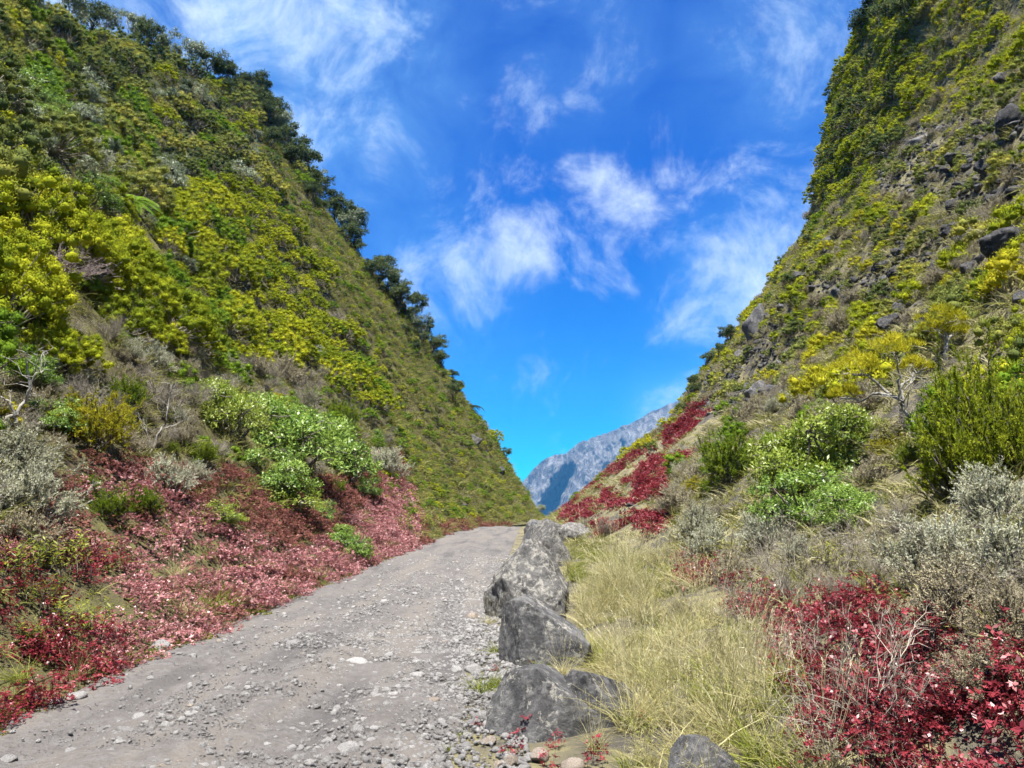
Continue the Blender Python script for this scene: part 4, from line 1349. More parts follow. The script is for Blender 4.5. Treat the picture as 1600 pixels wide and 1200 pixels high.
# front boulder: peaked, long dark shoulder to the right
boulder(862, 1152, (.50, .38, .44), [((-.75, -.5, .45), .52), ((.1, -.9, .35), .62), ((.62, -.1, .78), .42), ((-.2, .1, 1), .72), ((.5, -.85, .15), .60)], M['boulder'], 'grey boulder nearest the track in front, peaked with red leaves at its foot', 61, 0.1, 3, .035, .28)
boulder(945, 1138, (.34, .36, .36), [((.6, -.3, .7), .45), ((-.1, -.95, .2), .6), ((.2, .2, 1), .60)], M['boulder'], 'dark low boulder leaning on the right of the peaked front boulder', 62, -.1, 4, .05, .2, .05)
boulder(850, 1042, (.55, .42, .61), [((-.95, -.3, .05), .62), ((-.05, -1, .12), .55), ((.50, -.1, .85), .50), ((-.3, .1, 1), .86), ((1, 0, .2), .86)], M['boulder'], 'dark flat-faced boulder second in the row, its top sloping down to the right', 63, .08, 3, .035, .30)
boulder(832, 968, (.72, .80, 1.0), [((-.8, -.6, -.1), .70), ((-.2, -.8, .58), .60), ((.75, -.15, .65), .62), ((-.65, 0, .75), .66), ((.1, .2, 1), .82), ((1, -.2, 0), .74)], M['boulder_lichen'], 'largest lichen-crusted boulder, third in the row beside the track', 64, 0.05, 5, .06, .30)
boulder(862, 885, (.55, .9, .95), [((.7, -.2, .7), .55), ((-.6, -.2, .8), .62), ((0, -1, .2), .7)], M['boulder_lichen'], 'grey boulder directly behind the largest lichened one', 65, .2, 5, .06, .35)
boulder(838, 858, (.6, .7, .8), [((-.7, -.4, .5), .5), ((.3, -.3, .9), .6)], M['boulder'], 'angular slab of rock at the track edge behind the lichened boulders', 66, -.2, 6, .05, .35)
boulder(868, 846, (.7, .7, .75), [((.3, -.2, .95), .55), ((-.4, -.8, .4), .6)], M['boulder_lichen'], 'pale rounded rock at the far end of the boulder row', 67, .4, 6, .06, .3)
boulder(905, 842, (.8, .6, .6), [((.2, -.3, .95), .5)], M['boulder_lichen'], 'low pale rock right of the far end of the boulder row', 68, .1, 6, .07, .2)
boulder(840, 834, (.8, .7, .7), [((-.2, -.3, .95), .5), ((-1, 0, .1), .7)], M['boulder'], 'farthest rock of the row at the bend of the track', 69, .3, 6, .06, .3)
boulder(1115, 1232, (.21, .22, .27), [((-.55, -.3, .8), .50), ((.45, -.2, .85), .58), ((0, -1, .1), .72), ((.1, .1, 1), .70)], M['boulder'], 'grey rock half sunk in the grass at the bottom right of the track', 70, .3, 4, .05, .15)
ROCKS = [rock_mesh('stone', 1000 + i, (1, RNG.uniform(.65, .95), RNG.uniform(.42, .72)), 9, 3, .05, M['stone'], (), .5, .9) for i in range(7)]
ROCKS_TAN = [rock_mesh('stone', 1050 + i, (1, RNG.uniform(.65, .95), RNG.uniform(.5, .75)), 9, 3, .05, M['stone_tan'], (), .5, .9) for i in range(3)]
def stone(px, py, rpx, label, tan=False, v=0, sink=.25, group=None):
    p = hit(px, py)
    s = rpx * float(project(*p)[2]) / F_PX
    me = (ROCKS_TAN if tan else ROCKS)[v % (3 if tan else 7)]
    rock('stone', 0, 0, me, label, 'stone', group, RNG.uniform(0, 6.28), s * sink - s * .3, s, at=p)
stone(757, 1120, 21, 'rounded grey stone at the left foot of the front boulder', v=1)
stone(843, 1183, 22, 'tan stone in front of the peaked boulder', True, 0)
stone(893, 1196, 24, 'tan block of stone at the bottom edge right of the peaked boulder', True, 1)
stone(800, 1192, 16, 'small tan-grey stone left of the tan ones at the bottom', True, 2)
stone(762, 1158, 15, 'small tan stone below the rounded grey stone', True, 1)
stone(780, 1196, 13, 'tiny tan stone at the bottom edge by the red leaves', True, 0)
stone(255, 1012, 22, 'flat grey stone at the left edge of the track beside the moss', v=2)
stone(52, 1092, 15, 'grey stone at the far left edge of the track', v=3)
stone(118, 1088, 17, 'dark angular stone near the left edge of the track', v=4)
stone(85, 1096, 13, 'grey stone between two others at the left edge of the track', v=5)
stone(712, 1048, 14, 'pale square stone right of centre at the gravel edge', v=0)
stone(738, 1046, 13, 'dark square stone right of the pale one', v=6)
stone(740, 966, 12, 'upright pale stone beside the largest boulder', True, 2)
stone(555, 1034, 22, 'flat pale stone sunk in the middle of the track', v=2, sink=.5)
stone(545, 1172, 24, 'pale angular stone at the bottom middle of the track', v=3, sink=.4)
stone(650, 1055, 13, 'grey stone in the loose gravel right of the middle', v=4)
stone(608, 1024, 8, 'small black stone right of the flat pale one', v=6)
stone(460, 1003, 16, 'long pale splinter of rock on the left half of the track', v=5, sink=.5)
stone(485, 1024, 12, 'flat pale stone below the long splinter', v=1, sink=.5)
stone(195, 1142, 22, 'flat pale stone at the bottom left of the track', v=0, sink=.5)


# ------------------------------------------------------------------ telling alike things apart: by the nearest landmark
LAND_L = [(205, 310, 'the flat tree fern'), (95, 400, 'the dead mauve dome'), (48, 150, 'the bright green gully tree'), (140, 235, 'the white-flowered bush'), (350, 52, 'the ridge corner'), (130, 10, 'the hilltop'), (30, 30, 'the top left corner'),
          (440, 190, 'the upper ridge trees'), (560, 370, 'the middle ridge trees'), (680, 545, 'the lower ridge trees'), (300, 380, 'the heart of the bright heath'), (430, 400, 'the grass edge of the heath'), (130, 620, 'the golden bush'), (315, 690, 'the rounded heath ball'),
          (450, 660, 'the big leafy bush'), (600, 715, 'the silver shrub by the grass'), (745, 640, 'the skyline fern'), (740, 685, 'the grey rock in the grass'), (20, 500, 'the left edge bush'), (250, 200, 'the middle of the upper slope'), (550, 560, 'the slope above the leafy bush'), (230, 480, 'the lower bright heath')]
LAND_R = [(1183, 500, 'the tall skyline boulder'), (1385, 570, 'the leaning golden tree'), (1480, 505, 'the upright golden tree'), (1260, 690, 'the large lime bush'), (1150, 690, 'the dense green bush'), (1530, 640, 'the big olive bush'), (1445, 222, 'the grey-topped outcrop'), (1590, 185, 'the lava face at the right edge'),
          (1345, 60, 'the airy skyline tree'), (1335, 372, 'the small dark skyline rock'), (1240, 545, 'the pale grey boulder'), (1090, 810, 'the silver shrub by the red'), (1560, 800, 'the tall silver shrub'), (1520, 420, 'the black rock above the golden tree'), (1320, 900, 'the dry stalk tangle'), (1600, 320, 'the middle of the right edge'), (1560, 30, 'the top right corner'), (1400, 330, 'the heart of the upper slope'), (1080, 640, 'the foot of the skyline')]
LAND_T = [(555, 1030, 'the flat pale stone'), (460, 1003, 'the pale splinter'), (255, 1010, 'the flat stone by the moss'), (757, 1112, 'the rounded grey stone'), (712, 1046, 'the pale square stone'), (195, 1140, 'the bottom left flat stone'), (545, 1172, 'the bottom middle stone'), (740, 966, 'the upright pale stone'), (640, 920, 'the far stretch of track'), (90, 1090, 'the left edge stones'), (380, 1100, 'the trodden middle'), (650, 1120, 'the loose gravel heap')]
ORD = ['nearest', 'second', 'third', 'fourth', 'fifth', 'sixth', 'seventh', 'eighth', 'ninth', 'tenth', 'eleventh', 'twelfth', 'thirteenth', 'fourteenth', 'fifteenth', 'sixteenth', 'seventeenth', 'eighteenth', 'nineteenth', 'twentieth']
ORD += ['twenty-' + w for w in ('first', 'second', 'third', 'fourth', 'fifth', 'sixth', 'seventh', 'eighth', 'ninth')] + ['thirtieth'] + ['thirty-' + w for w in ('first', 'second', 'third', 'fourth', 'fifth', 'sixth', 'seventh', 'eighth', 'ninth')]
PENDING = []
def pend(o, what, px, py, lands):
    PENDING.append((o, what, float(px), float(py), lands))
def short(what): return what
def settle_labels():
    groups = {}
    for o, what, px, py, lands in PENDING:
        a, b, nm = min(lands, key=lambda q: (q[0] - px) ** 2 + (q[1] - py) ** 2)
        dx, dy = px - a, py - b
        side = ('above' if dy < 0 else 'below') if abs(dy) > abs(dx) else ('left of' if dx < 0 else 'right of')
        groups.setdefault((what, side, nm), []).append((dx * dx + dy * dy, o))
    for (what, side, nm), lst in groups.items():
        lst.sort(key=lambda q: q[0])
        for i, (_, o) in enumerate(lst):
            if len(lst) == 1:
                o['label'] = '%s %s %s' % (what, side, nm)
            else:
                o['label'] = '%s %s %s, %s%s' % (what, side, nm, ORD[min(i, len(ORD) - 1)], '' if i == 0 else ' nearest')

# loose stones on the track: the larger ones singly, the gravel as a mass
def on_track(n, y0, y1, bias):
    y = y0 + (y1 - y0) * RNG.random(n) ** 1.7
    t = np.clip(RNG.beta(*bias, n), 0, 1)
    x = x_left(y) + (x_right(y) + .55 - x_left(y)) * t
    z = ground(x, y)
    px, py, f = project(x, y, z)
    k = (px > -60) & (px < 1660) & (py < 1290)
    return x[k], y[k], z[k], f[k], px[k], t[k]
x, y, z, f, px, t = on_track(700, 3.9, 26, (1.6, 1.1))
k = np.argsort(-RNG.random(len(x)))[:270]
for i in k:
    s = float(np.clip(RNG.lognormal(-3.25, .38), .022, .085))
    tan = RNG.random() < .12
    me = (ROCKS_TAN if tan else ROCKS)[RNG.integers(0, 3 if tan else 7)]
    big = 'larger' if s > .045 else 'small'
    o = rock('stone', 0, 0, me, '', 'stone', 'loose stones on the track', RNG.uniform(0, 6.28), s * .12, (s, s, s * RNG.uniform(.55, 1)), at=(x[i], y[i], z[i]), tilt=(RNG.normal(0, .2), RNG.normal(0, .2)))
    pend(o, '%s loose %s stone' % (big, 'tan' if tan else 'grey'), px[i], project(x[i], y[i], z[i])[1], LAND_T)
GR = [rock_mesh('gravel', 1100 + i, (1, .8, .6), 8, 2, .04, M['stone'], (), .5, .9) for i in range(6)]
c_gravel = stuff_collection('gravel_piece', GR)
X = []
for n, y0, y1, b, sa, sb in ((30000, 3.2, 11, (1.9, 1.0), .0045, .40), (12000, 3.2, 11, (1.1, 1.1), .004, .35), (9000, 9, 26, (1.9, 1.0), .010, .40), (3000, 9, 30, (1.1, 1.1), .009, .35), (3500, 3.4, 15, (6, .8), .014, .45), (2600, 3.4, 16, (2.2, 1.0), .013, .40), (500, 3.4, 14, (.9, 5), .018, .4), (700, 3.4, 18, (1.3, 1.1), .024, .4), (1500, 3.3, 9, (3.2, 1.0), .015, .35)):
    x, y, z, f, px, t = on_track(n, y0, y1, b)
    q = fbm(x / .8, y / 1.6, 3) + (t - .5) * .9
    k = RNG.random(len(x)) < np.clip(.55 + q, .12, 1)
    s = np.clip(sa * np.exp(RNG.normal(.45, sb, len(x))), .003, .048)
    X.append((x[k], y[k], z[k], s[k]))
x, y, z, s = (np.concatenate([q[i] for q in X]) for i in range(4))
scatter('gravel', np.stack([x, y, z + s * np.where(s > .024, -.12, .2)], 1), rots(len(x), .4), s, RNG.integers(0, 6, len(x)), c_gravel, 'loose grey gravel strewn over the track')

# ------------------------------------------------------------------ rock on the right slope
LAVA = [rock_mesh('slope_rock', 1200 + i, (1, RNG.uniform(.7, .95), RNG.uniform(.6, .95)), 10, 4, .12, M['lava'], (), .5, .9) for i in range(5)]
LAVA_G = [rock_mesh('slope_rock', 1230 + i, (1, RNG.uniform(.7, .95), RNG.uniform(.6, .95)), 10, 4, .10, M['lava_grey'], (), .5, .9) for i in range(3)]
def slope_rock(px, py, rpx, label, grey=False, v=0, sq=(1, 1, 1), group=None):
    p = hit(px, py)
    s = rpx * float(project(*p)[2]) / F_PX
    me = (LAVA_G if grey else LAVA)[v % (3 if grey else 5)]
    rock('slope_rock', 0, 0, me, label, 'rock', group, RNG.uniform(0, 6.28), 0, (s * sq[0], s * sq[1], s * sq[2]), at=p)
slope_rock(1186, 515, 30, 'tall dark grey boulder on the skyline of the right slope', True, 0, (1, 1, 1.7))
slope_rock(1158, 560, 17, 'grey rock below the tall skyline boulder', True, 1)
slope_rock(1236, 550, 14, 'pale grey boulder on the right slope below the tall skyline one', True, 2)
slope_rock(1248, 432, 12, 'dark rock at the skyline above the tall grey boulder', False, 0)
slope_rock(1340, 494, 18, 'black lava rock left of the golden tree on the right slope', False, 1)
slope_rock(1395, 490, 22, 'broad black lava outcrop left of the upright golden tree', False, 2, (1.4, 1, .7))
slope_rock(1516, 425, 20, 'black lava rock above the upright golden tree', False, 3)
slope_rock(1598, 470, 20, 'grey rock at the right edge above the olive heath', True, 1)
slope_rock(1445, 222, 26, 'grey-topped lava outcrop high on the right slope', True, 2, (1.4, 1, .8))
slope_rock(1470, 240, 18, 'black broken lava just below the grey-topped outcrop', False, 4)
slope_rock(1540, 130, 18, 'tall dark rock near the top of the right slope', False, 0, (.8, .8, 1.6))
slope_rock(1590, 185, 34, 'large black lava face at the right edge high on the slope', False, 1, (1, 1, 1.1))
slope_rock(1500, 250, 26, 'black lava outcrop in the middle of the upper right slope', False, 2, (1.3, 1, .8))
slope_rock(1545, 262, 24, 'black lava outcrop right of the middle one on the upper slope', False, 3)
slope_rock(1335, 372, 14, 'small dark rock near the skyline of the upper right slope', False, 4)
slope_rock(985, 790, 8, 'small dark rock among the strips of red on the right', False, 0)
slope_rock(740, 690, 15, 'grey rock in the grass of the left slope', True, 0)
slope_rock(780, 735, 10, 'black rock in a hollow of the left grassy slope', False, 1)
slope_rock(725, 790, 8, 'small black rock low on the left grassy slope', False, 2)
s = sample(1, 1.6, 6, 78, 5, 36, 40, .4)
lava_n = fbm(s['x'] / 4.5 + 20, s['y'] / 6.0 + 5, 3)
LAVA_BANDS = [[(1370, 250), (1430, 190), (1620, 150), (1620, 320), (1500, 330), (1400, 330)], [(1260, 470), (1340, 420), (1450, 350), (1620, 380), (1620, 420), (1450, 440), (1330, 480), (1260, 500)],
              [(1130, 610), (1180, 520), (1280, 540), (1290, 600), (1220, 640), (1130, 650)], [(1380, 460), (1460, 470), (1460, 540), (1360, 540)], [(1050, 660), (1090, 590), (1180, 560), (1190, 600), (1100, 650)]]
def in_lava(s):
    a, b = jit(s, 45)
    k = np.zeros(len(a), bool)
    for poly in LAVA_BANDS:
        k |= inpoly(a, b, poly)
    return k
k = in_lava(s) & (RNG.random(len(s['px'])) < .75) | (lava_n > .42) & (s['py'] < right_belt(s['px']) - 30)
s = sub(s, k)
o_ = np.argsort(-RNG.random(len(s['px'])))[:230]
for i in o_:
    r = float(np.clip(RNG.lognormal(-1.35, .45), .12, .75))
    hi_ = 'upper' if s['py'][i] < 330 else ('middle' if s['py'][i] < 520 else 'lower')
    g_ = RNG.random() < .3
    me = (LAVA_G if g_ else LAVA)[RNG.integers(0, 3 if g_ else 5)]
    o = rock('slope_rock', 0, 0, me, '', 'rock', 'lava rocks on the right slope', RNG.uniform(0, 6.28), -r * .1, r, at=(s['x'][i], s['y'][i], s['z'][i]))
    pend(o, '%s %s lava rock' % ('large' if r > .35 else 'small', 'grey' if g_ else 'black'), s['px'][i], s['py'][i], LAND_R)
LV = [rock_mesh('rubble', 1260 + i, (1, .85, .7), 8, 2, .08, M['lava'] if i < 4 else M['lava_grey'], (), .5, .9) for i in range(6)]
c_rub = stuff_collection('rubble_piece', LV)
s = sample(1, 22, 6, 78, 5, 36, 60, .3)
ln = fbm(s['x'] / 4.5 + 20, s['y'] / 6.0 + 5, 3)
k = (in_lava(s) & (RNG.random(len(ln)) < .8)) | ((ln > .30) & (s['py'] < right_belt(s['px']) - 20) & (RNG.random(len(ln)) < .6))
s = sub(s, k)
scatter('lava_rubble', pts(s), rots(len(s['px']), .5), np.clip(np.exp(RNG.normal(-2.4, .5, len(s['px']))), .04, .26), RNG.integers(0, 6, len(s['px'])), c_rub, 'dark lava rubble between the plants of the right slope')

# ------------------------------------------------------------------ shrubs over the slopes
def free(s, pad=0.0, reg=None):
    k = np.ones(len(s['px']), bool)
    for (a, b, r) in (REG if reg is None else reg):
        k &= (s['x'] - a) ** 2 + (s['y'] - b) ** 2 > (r + pad) ** 2
    return k

def thin(s, dmin):
    """drop points closer than dmin (metres, in space) to one already kept"""
    cell = {}
    keep = np.zeros(len(s['px']), bool)
    for i in range(len(s['px'])):
        p = (s['x'][i], s['y'][i], s['z'][i])
        d = dmin[i]
        key = tuple(int(math.floor(c / 1.5)) for c in p)
        ok = True
        for a in (-1, 0, 1):
            for b in (-1, 0, 1):
                for c in (-1, 0, 1):
                    for q in cell.get((key[0] + a, key[1] + b, key[2] + c), ()):
                        if (q[0] - p[0]) ** 2 + (q[1] - p[1]) ** 2 + (q[2] - p[2]) ** 2 < d * d:
                            ok = False
                            break
                    if not ok: break
                if not ok: break
            if not ok: break
        if ok:
            keep[i] = True
            cell.setdefault(key, []).append(p)
    return sub(s, keep)

JOINED = {}
def joined(kind):
    if kind not in JOINED:
        ms = []
        for pr in PROTO[kind]:
            if pr['f'] is not None and pr['st'] is not None:
                ms.append(both(pr['f'], pr['st'], kind + '_mass', pr['mf'], pr['ms']))
            else:
                ms.append(pr['parts'][0][1])
        JOINED[kind] = ms
    return JOINED[kind]

BUDGET = {}
MASS = {}
def grow(s, kind, scl, name, label_fn, category, group, cap, mass_name, mass_label, dz=-.05, tilt=.10):
    """the largest in view become things of their own, the rest of the kind one mass"""
    n = len(s['px'])
    if n == 0:
        return
    size = scl / s['f']
    inview = (s['px'] > -30) & (s['px'] < 1630) & (s['py'] > -40) & (s['py'] < 1240)
    order = np.argsort(-np.where(inview, size, size * .01))
    left = min(max(0, cap - BUDGET.get(name, 0)), int(inview.sum()))
    solo = order[:left]
    rest = order[left:]
    BUDGET[name] = BUDGET.get(name, 0) + len(solo)
    nv = len(PROTO[kind])
    for i in solo:
        o = plant(kind, name, (s['x'][i], s['y'][i], s['z'][i] + dz), RNG.uniform(0, 6.28), float(scl[i]), '', category, group, int(RNG.integers(0, nv)), (RNG.normal(0, tilt), RNG.normal(0, tilt)))
        pend(o, ('large ' if scl[i] > np.median(scl) * 1.25 else '') + label_fn, s['px'][i], s['py'][i], LAND_L if s['x'][i] < 0 else LAND_R)
    if len(rest):
        MASS.setdefault(mass_name, dict(label=mass_label, items=[]))['items'].append((kind, pts(sub(s, rest), dz), scl[rest]))

def flush_mass():
    for nm, d in MASS.items():
        kinds = []
        for k_, _, _ in d['items']:
            if k_ not in kinds:
                kinds.append(k_)
        meshes, off = [], {}
        for k_ in kinds:
            off[k_] = len(meshes)
            meshes += joined(k_)
        c = stuff_collection(nm + '_plant', meshes)
        P = np.concatenate([p for _, p, _ in d['items']])
        S = np.concatenate([q for _, _, q in d['items']])
        I = np.concatenate([off[k_] + RNG.integers(0, len(PROTO[k_]), len(p)) for k_, p, _ in d['items']])
        scatter(nm, P, rots(len(P), .1), S, I, c, d['label'])

def band_l(px, py):
    v = 'upper' if py < 200 else ('middle' if py < 420 else 'lower')
    h = 'far left' if px < 160 else ('left' if px < 340 else 'ridge side')
    return v, h

# left slope
s = sample(-1, 3.4, 3, 96, 2.0, 44, 160, .7)
s = thin(s, np.interp(s['f'], [8, 25, 70], [.80, 1.10, 1.40]))
s = sub(s, free(s, .2))
a, b = jit(s, 26)
grassy = inpoly(a, b, GRASS_L)
redz = b > red_line(a) - 6
beltz = (b > belt_line(a)) & ~redz & ~grassy
upz = (b < 315 + 30 * np.sin(a / 70)) & ~grassy
midz = ~(grassy | redz | beltz | upz)
r = RNG.random(len(a))
sz = np.clip(RNG.lognormal(-.05, .38, len(a)), .45, 1.5) * np.interp(s['f'], [8, 16], [.72, 1])
cl = fbm(s['x'] / 3.5 + 5, s['y'] / 3.5, 2)
lab_heath, lab_dark, lab_grey = 'yellow-green heath shrub', 'dull olive heath shrub', 'grey-green leafy shrub'
k = midz & (r < .84); grow(sub(s, k), 'heath', 1.0 * sz[k], 'heath_shrub', lab_heath, 'shrub', 'yellow-green heath on the left slope', 200, 'heath_cover', 'dense yellow-green heath covering the left slope')
k = midz & (r >= .84) & (r < .93); grow(sub(s, k), 'heath_green', 1.0 * sz[k], 'green_heath_shrub', 'fresh green heath shrub', 'shrub', 'green heath on the left slope', 80, 'heath_cover', '')
k = midz & (r >= .93) & (r < .97); grow(sub(s, k), 'broad_grey', .8 * sz[k], 'leafy_shrub', lab_grey, 'shrub', 'grey-green shrubs on the left slope', 150, 'heath_cover', '')
k = midz & (r >= .97); grow(sub(s, k), 'dead', .9 * sz[k], 'dead_shrub', 'bare grey twiggy shrub', 'dead shrub', 'dead shrubs on the left slope', 80, 'heath_cover', '')
k = upz & (r < .40); grow(sub(s, k), 'heath_dark', 1.3 * sz[k], 'dark_heath_shrub', lab_dark, 'shrub', 'dark heath on the left slope', 180, 'dark_heath_cover', 'dull olive heath covering the upper left slope')
k = upz & (r >= .40) & (r < .47); grow(sub(s, k), 'heath_green', 1.2 * sz[k], 'green_heath_shrub', 'fresh green heath shrub', 'shrub', 'green heath on the left slope', 130, 'dark_heath_cover', '')
k = upz & (r >= .47) & (r < .60); grow(sub(s, k), 'heath', 1.0 * sz[k], 'heath_shrub', lab_heath, 'shrub', 'yellow-green heath on the left slope', 230, 'dark_heath_cover', '')
k = upz & (r >= .60) & (r < .82); grow(sub(s, k), 'broad_far', 1.6 * sz[k], 'leafy_shrub', lab_grey, 'shrub', 'grey-green shrubs on the left slope', 220, 'dark_heath_cover', '')
k = upz & (r >= .82) & (r < .90); grow(sub(s, k), 'tree', .55 * sz[k], 'slope_tree', 'dark small tree', 'tree', 'small trees on the upper left slope', 60, 'dark_heath_cover', '')
k = upz & (r >= .90) & (r < .94); grow(sub(s, k), 'tree_grey', .55 * sz[k], 'slope_tree', 'grey-green small tree', 'tree', 'small trees on the upper left slope', 90, 'dark_heath_cover', '')
k = upz & (r >= .94); grow(sub(s, k), 'dead', 1.0 * sz[k], 'dead_shrub', 'bare grey twiggy shrub', 'dead shrub', 'dead shrubs on the left slope', 140, 'dark_heath_cover', '')
k = beltz & (r < .22); grow(sub(s, k), 'dead', .9 * sz[k], 'dead_shrub', 'bare twiggy shrub', 'dead shrub', 'dead shrubs above the red bank', 200, 'belt_cover', 'mixed shrubs above the red bank')
k = beltz & (r >= .22) & (r < .40); grow(sub(s, k), 'fawn', .8 * sz[k], 'silver_shrub', 'fawn feathery shrub', 'shrub', 'fawn shrubs above the red bank', 120, 'belt_cover', '')
k = beltz & (r >= .40) & (r < .52); grow(sub(s, k), 'silver', .7 * sz[k], 'silver_shrub', 'silver feathery shrub', 'shrub', 'silver shrubs above the red bank', 200, 'belt_cover', '')
k = beltz & (r >= .52) & (r < .78); grow(sub(s, k), 'heath_green', .85 * sz[k], 'green_heath_shrub', 'green heath shrub', 'shrub', 'green heath above the red bank', 200, 'belt_cover', '')
k = beltz & (r >= .78) & (r < .88); grow(sub(s, k), 'heath_gold', .8 * sz[k], 'golden_heath_shrub', 'golden heath shrub', 'shrub', 'golden heath above the red bank', 100, 'belt_cover', '')
k = beltz & (r >= .88); grow(sub(s, k), 'broad', .7 * sz[k], 'leafy_shrub', 'bright green leafy shrub', 'shrub', 'leafy shrubs above the red bank', 240, 'belt_cover', '')
s = sample(-1, 7.0, 12, 96, .8, 40, 60, .4)
a, b = jit(s, 20)
s = sub(s, inpoly(a, b, GRASS_L) | ((a > 600) & (b > 560)) & (b < 800))
s = thin(s, np.interp(s['f'], [15, 30, 80], [.45, .5, .62]))
r = RNG.random(len(s['px'])); sz = RNG.lognormal(0, .28, len(s['px']))
for lo_, hi_, kd, lab in ((0, .34, 'heath_small_green', 'small dark green heath tuft'), (.34, .62, 'heath_small_dark', 'small dull heath tuft'), (.62, .78, 'heath_small', 'small yellowish heath tuft')):
    k = (r >= lo_) & (r < hi_); grow(sub(s, k), kd, 1.15 * sz[k], 'small_heath_shrub', lab, 'shrub', 'small heath tufts on the left grassy slope', int(100 + 200 * lo_ / .62), 'small_heath_cover', 'small heath tufts scattered on the grassy left slope')
k = (r >= .78) & (r < .84); grow(sub(s, k), 'fawn', .5 * sz[k], 'fawn_shrub', 'low grey shrub', 'shrub', 'grey shrubs on the left grassy slope', 60, 'small_heath_cover', '')

# right slope
s = sample(1, 6.0, 6, 80, 4.0, 44, 160, .6)
s = thin(s, np.interp(s['f'], [8, 25, 70], [.46, .52, .62]))
s = sub(s, free(s, .12))
a, b = jit(s, 22)
topz = inpoly(a, b, R_TOP)
redz = inpoly(a, b, RED_R1) | inpoly(a, b, RED_R2) | inpoly(a, b, RED_R3) | inpoly(a, b, STRAW) | (b > 900)
lowz = (b > right_belt(a)) & ~redz
upz = ~(topz | redz | lowz)
lv = in_lava(s)
r = RNG.random(len(a)); sz = RNG.lognormal(0, .28, len(a))
cl = fbm(s['x'] / 3.0 + 9, s['y'] / 3.0 + 2, 3)
def hb(q): return 'upper' if q < 220 else ('middle' if q < 430 else 'lower')
k = upz & ~lv & (r < .34 + .2 * cl); grow(sub(s, k), 'heath_small', 1.45 * sz[k], 'heath_tuft', 'small yellow-green tuft', 'shrub', 'yellow-green tufts on the right slope', 280, 'right_heath_cover', 'yellow-green heath tufts over the right slope')
k = upz & ~lv & (r >= .40) & (r < .52); grow(sub(s, k), 'heath_small_gold', 1.4 * sz[k], 'golden_heath_shrub', 'small golden heath tuft', 'shrub', 'golden tufts on the right slope', 260, 'right_heath_cover', '')
k = upz & (r >= .52) & (r < .70); grow(sub(s, k), 'heath_small_dark', 1.5 * sz[k], 'dark_heath_tuft', 'small olive tuft', 'shrub', 'dull tufts on the right slope', 200, 'right_heath_cover', '')
k = upz & (r >= .70) & (r < .84); grow(sub(s, k), 'fawn', .62 * sz[k], 'fawn_shrub', 'low fawn feathery shrub', 'shrub', 'fawn shrubs on the right slope', 220, 'right_heath_cover', '')
k = upz & (r >= .84) & (r < .92); grow(sub(s, k), 'dead', .5 * sz[k], 'dead_shrub', 'low bare twiggy shrub', 'dead shrub', 'dead shrubs on the right slope', 220, 'right_heath_cover', '')
k = topz & (r < .36); grow(sub(s, k), 'heath', 0.8 * sz[k], 'heath_shrub', 'dense olive heath shrub', 'shrub', 'heath at the top of the right slope', 260, 'right_heath_cover', '')
k = topz & (r >= .36) & (r < .56); grow(sub(s, k), 'heath_dark', 0.85 * sz[k], 'dark_heath_shrub', 'dark heath shrub', 'shrub', 'dark heath at the top of the right slope', 260, 'right_heath_cover', '')
near_ = s['px'] > 1040
k = lowz & near_ & (r < .26); grow(sub(s, k), 'fawn', .62 * sz[k], 'fawn_shrub', 'low fawn feathery shrub', 'shrub', 'fawn shrubs in the lower right belt', 280, 'right_heath_cover', '')
k = lowz & near_ & (r >= .26) & (r < .40) & (s['f'] > 8.5); grow(sub(s, k), 'dead', .5 * sz[k], 'dead_shrub', 'bare grey twigs', 'dead shrub', 'dead shrubs in the lower right belt', 270, 'right_heath_cover', '')
k = lowz & near_ & (r >= .40) & (r < .58); grow(sub(s, k), 'heath_small_green', 1.2 * sz[k], 'green_heath_tuft', 'small green heath tuft', 'shrub', 'heath tufts in the lower right belt', 200, 'right_heath_cover', '')
k = lowz & near_ & (r >= .58) & (r < .70); grow(sub(s, k), 'silver', .5 * sz[k], 'silver_shrub', 'small silver shrub', 'shrub', 'silver shrubs in the lower right belt', 260, 'right_heath_cover', '')
# dark shrubs hugging the right skyline
s = sample(-1, 9.0, 3, 60, 2.2, 22, 120, .6)
a, b = jit(s, 26)
s = sub(s, (b > belt_line(a) - 25) & (b < red_line(a) + 5) & ~inpoly(a, b, GRASS_L))
s = thin(s, np.full(len(s['px']), .42))
s = sub(s, free(s, -.35))
r = RNG.random(len(s['px'])); sz = RNG.lognormal(0, .3, len(s['px']))
for lo_, hi_, kd, sc0, nm, lab in ((0, .36, 'dead', .42, 'dead_shrub', 'low bare twigs'), (.36, .62, 'fawn', .42, 'fawn_shrub', 'low fawn feathery shrub'), (.62, .76, 'silver', .36, 'silver_shrub', 'low silver shrub'), (.76, 1.01, 'heath_small_green', .95, 'green_heath_tuft', 'low green heath tuft')):
    k = (r >= lo_) & (r < hi_); grow(sub(s, k), kd, sc0 * sz[k], nm, lab, 'shrub', 'low growth above the red bank', 300 if nm != 'silver_shrub' else 250, 'belt_cover', 'mixed shrubs above the red bank')
flush_mass()
settle_labels()

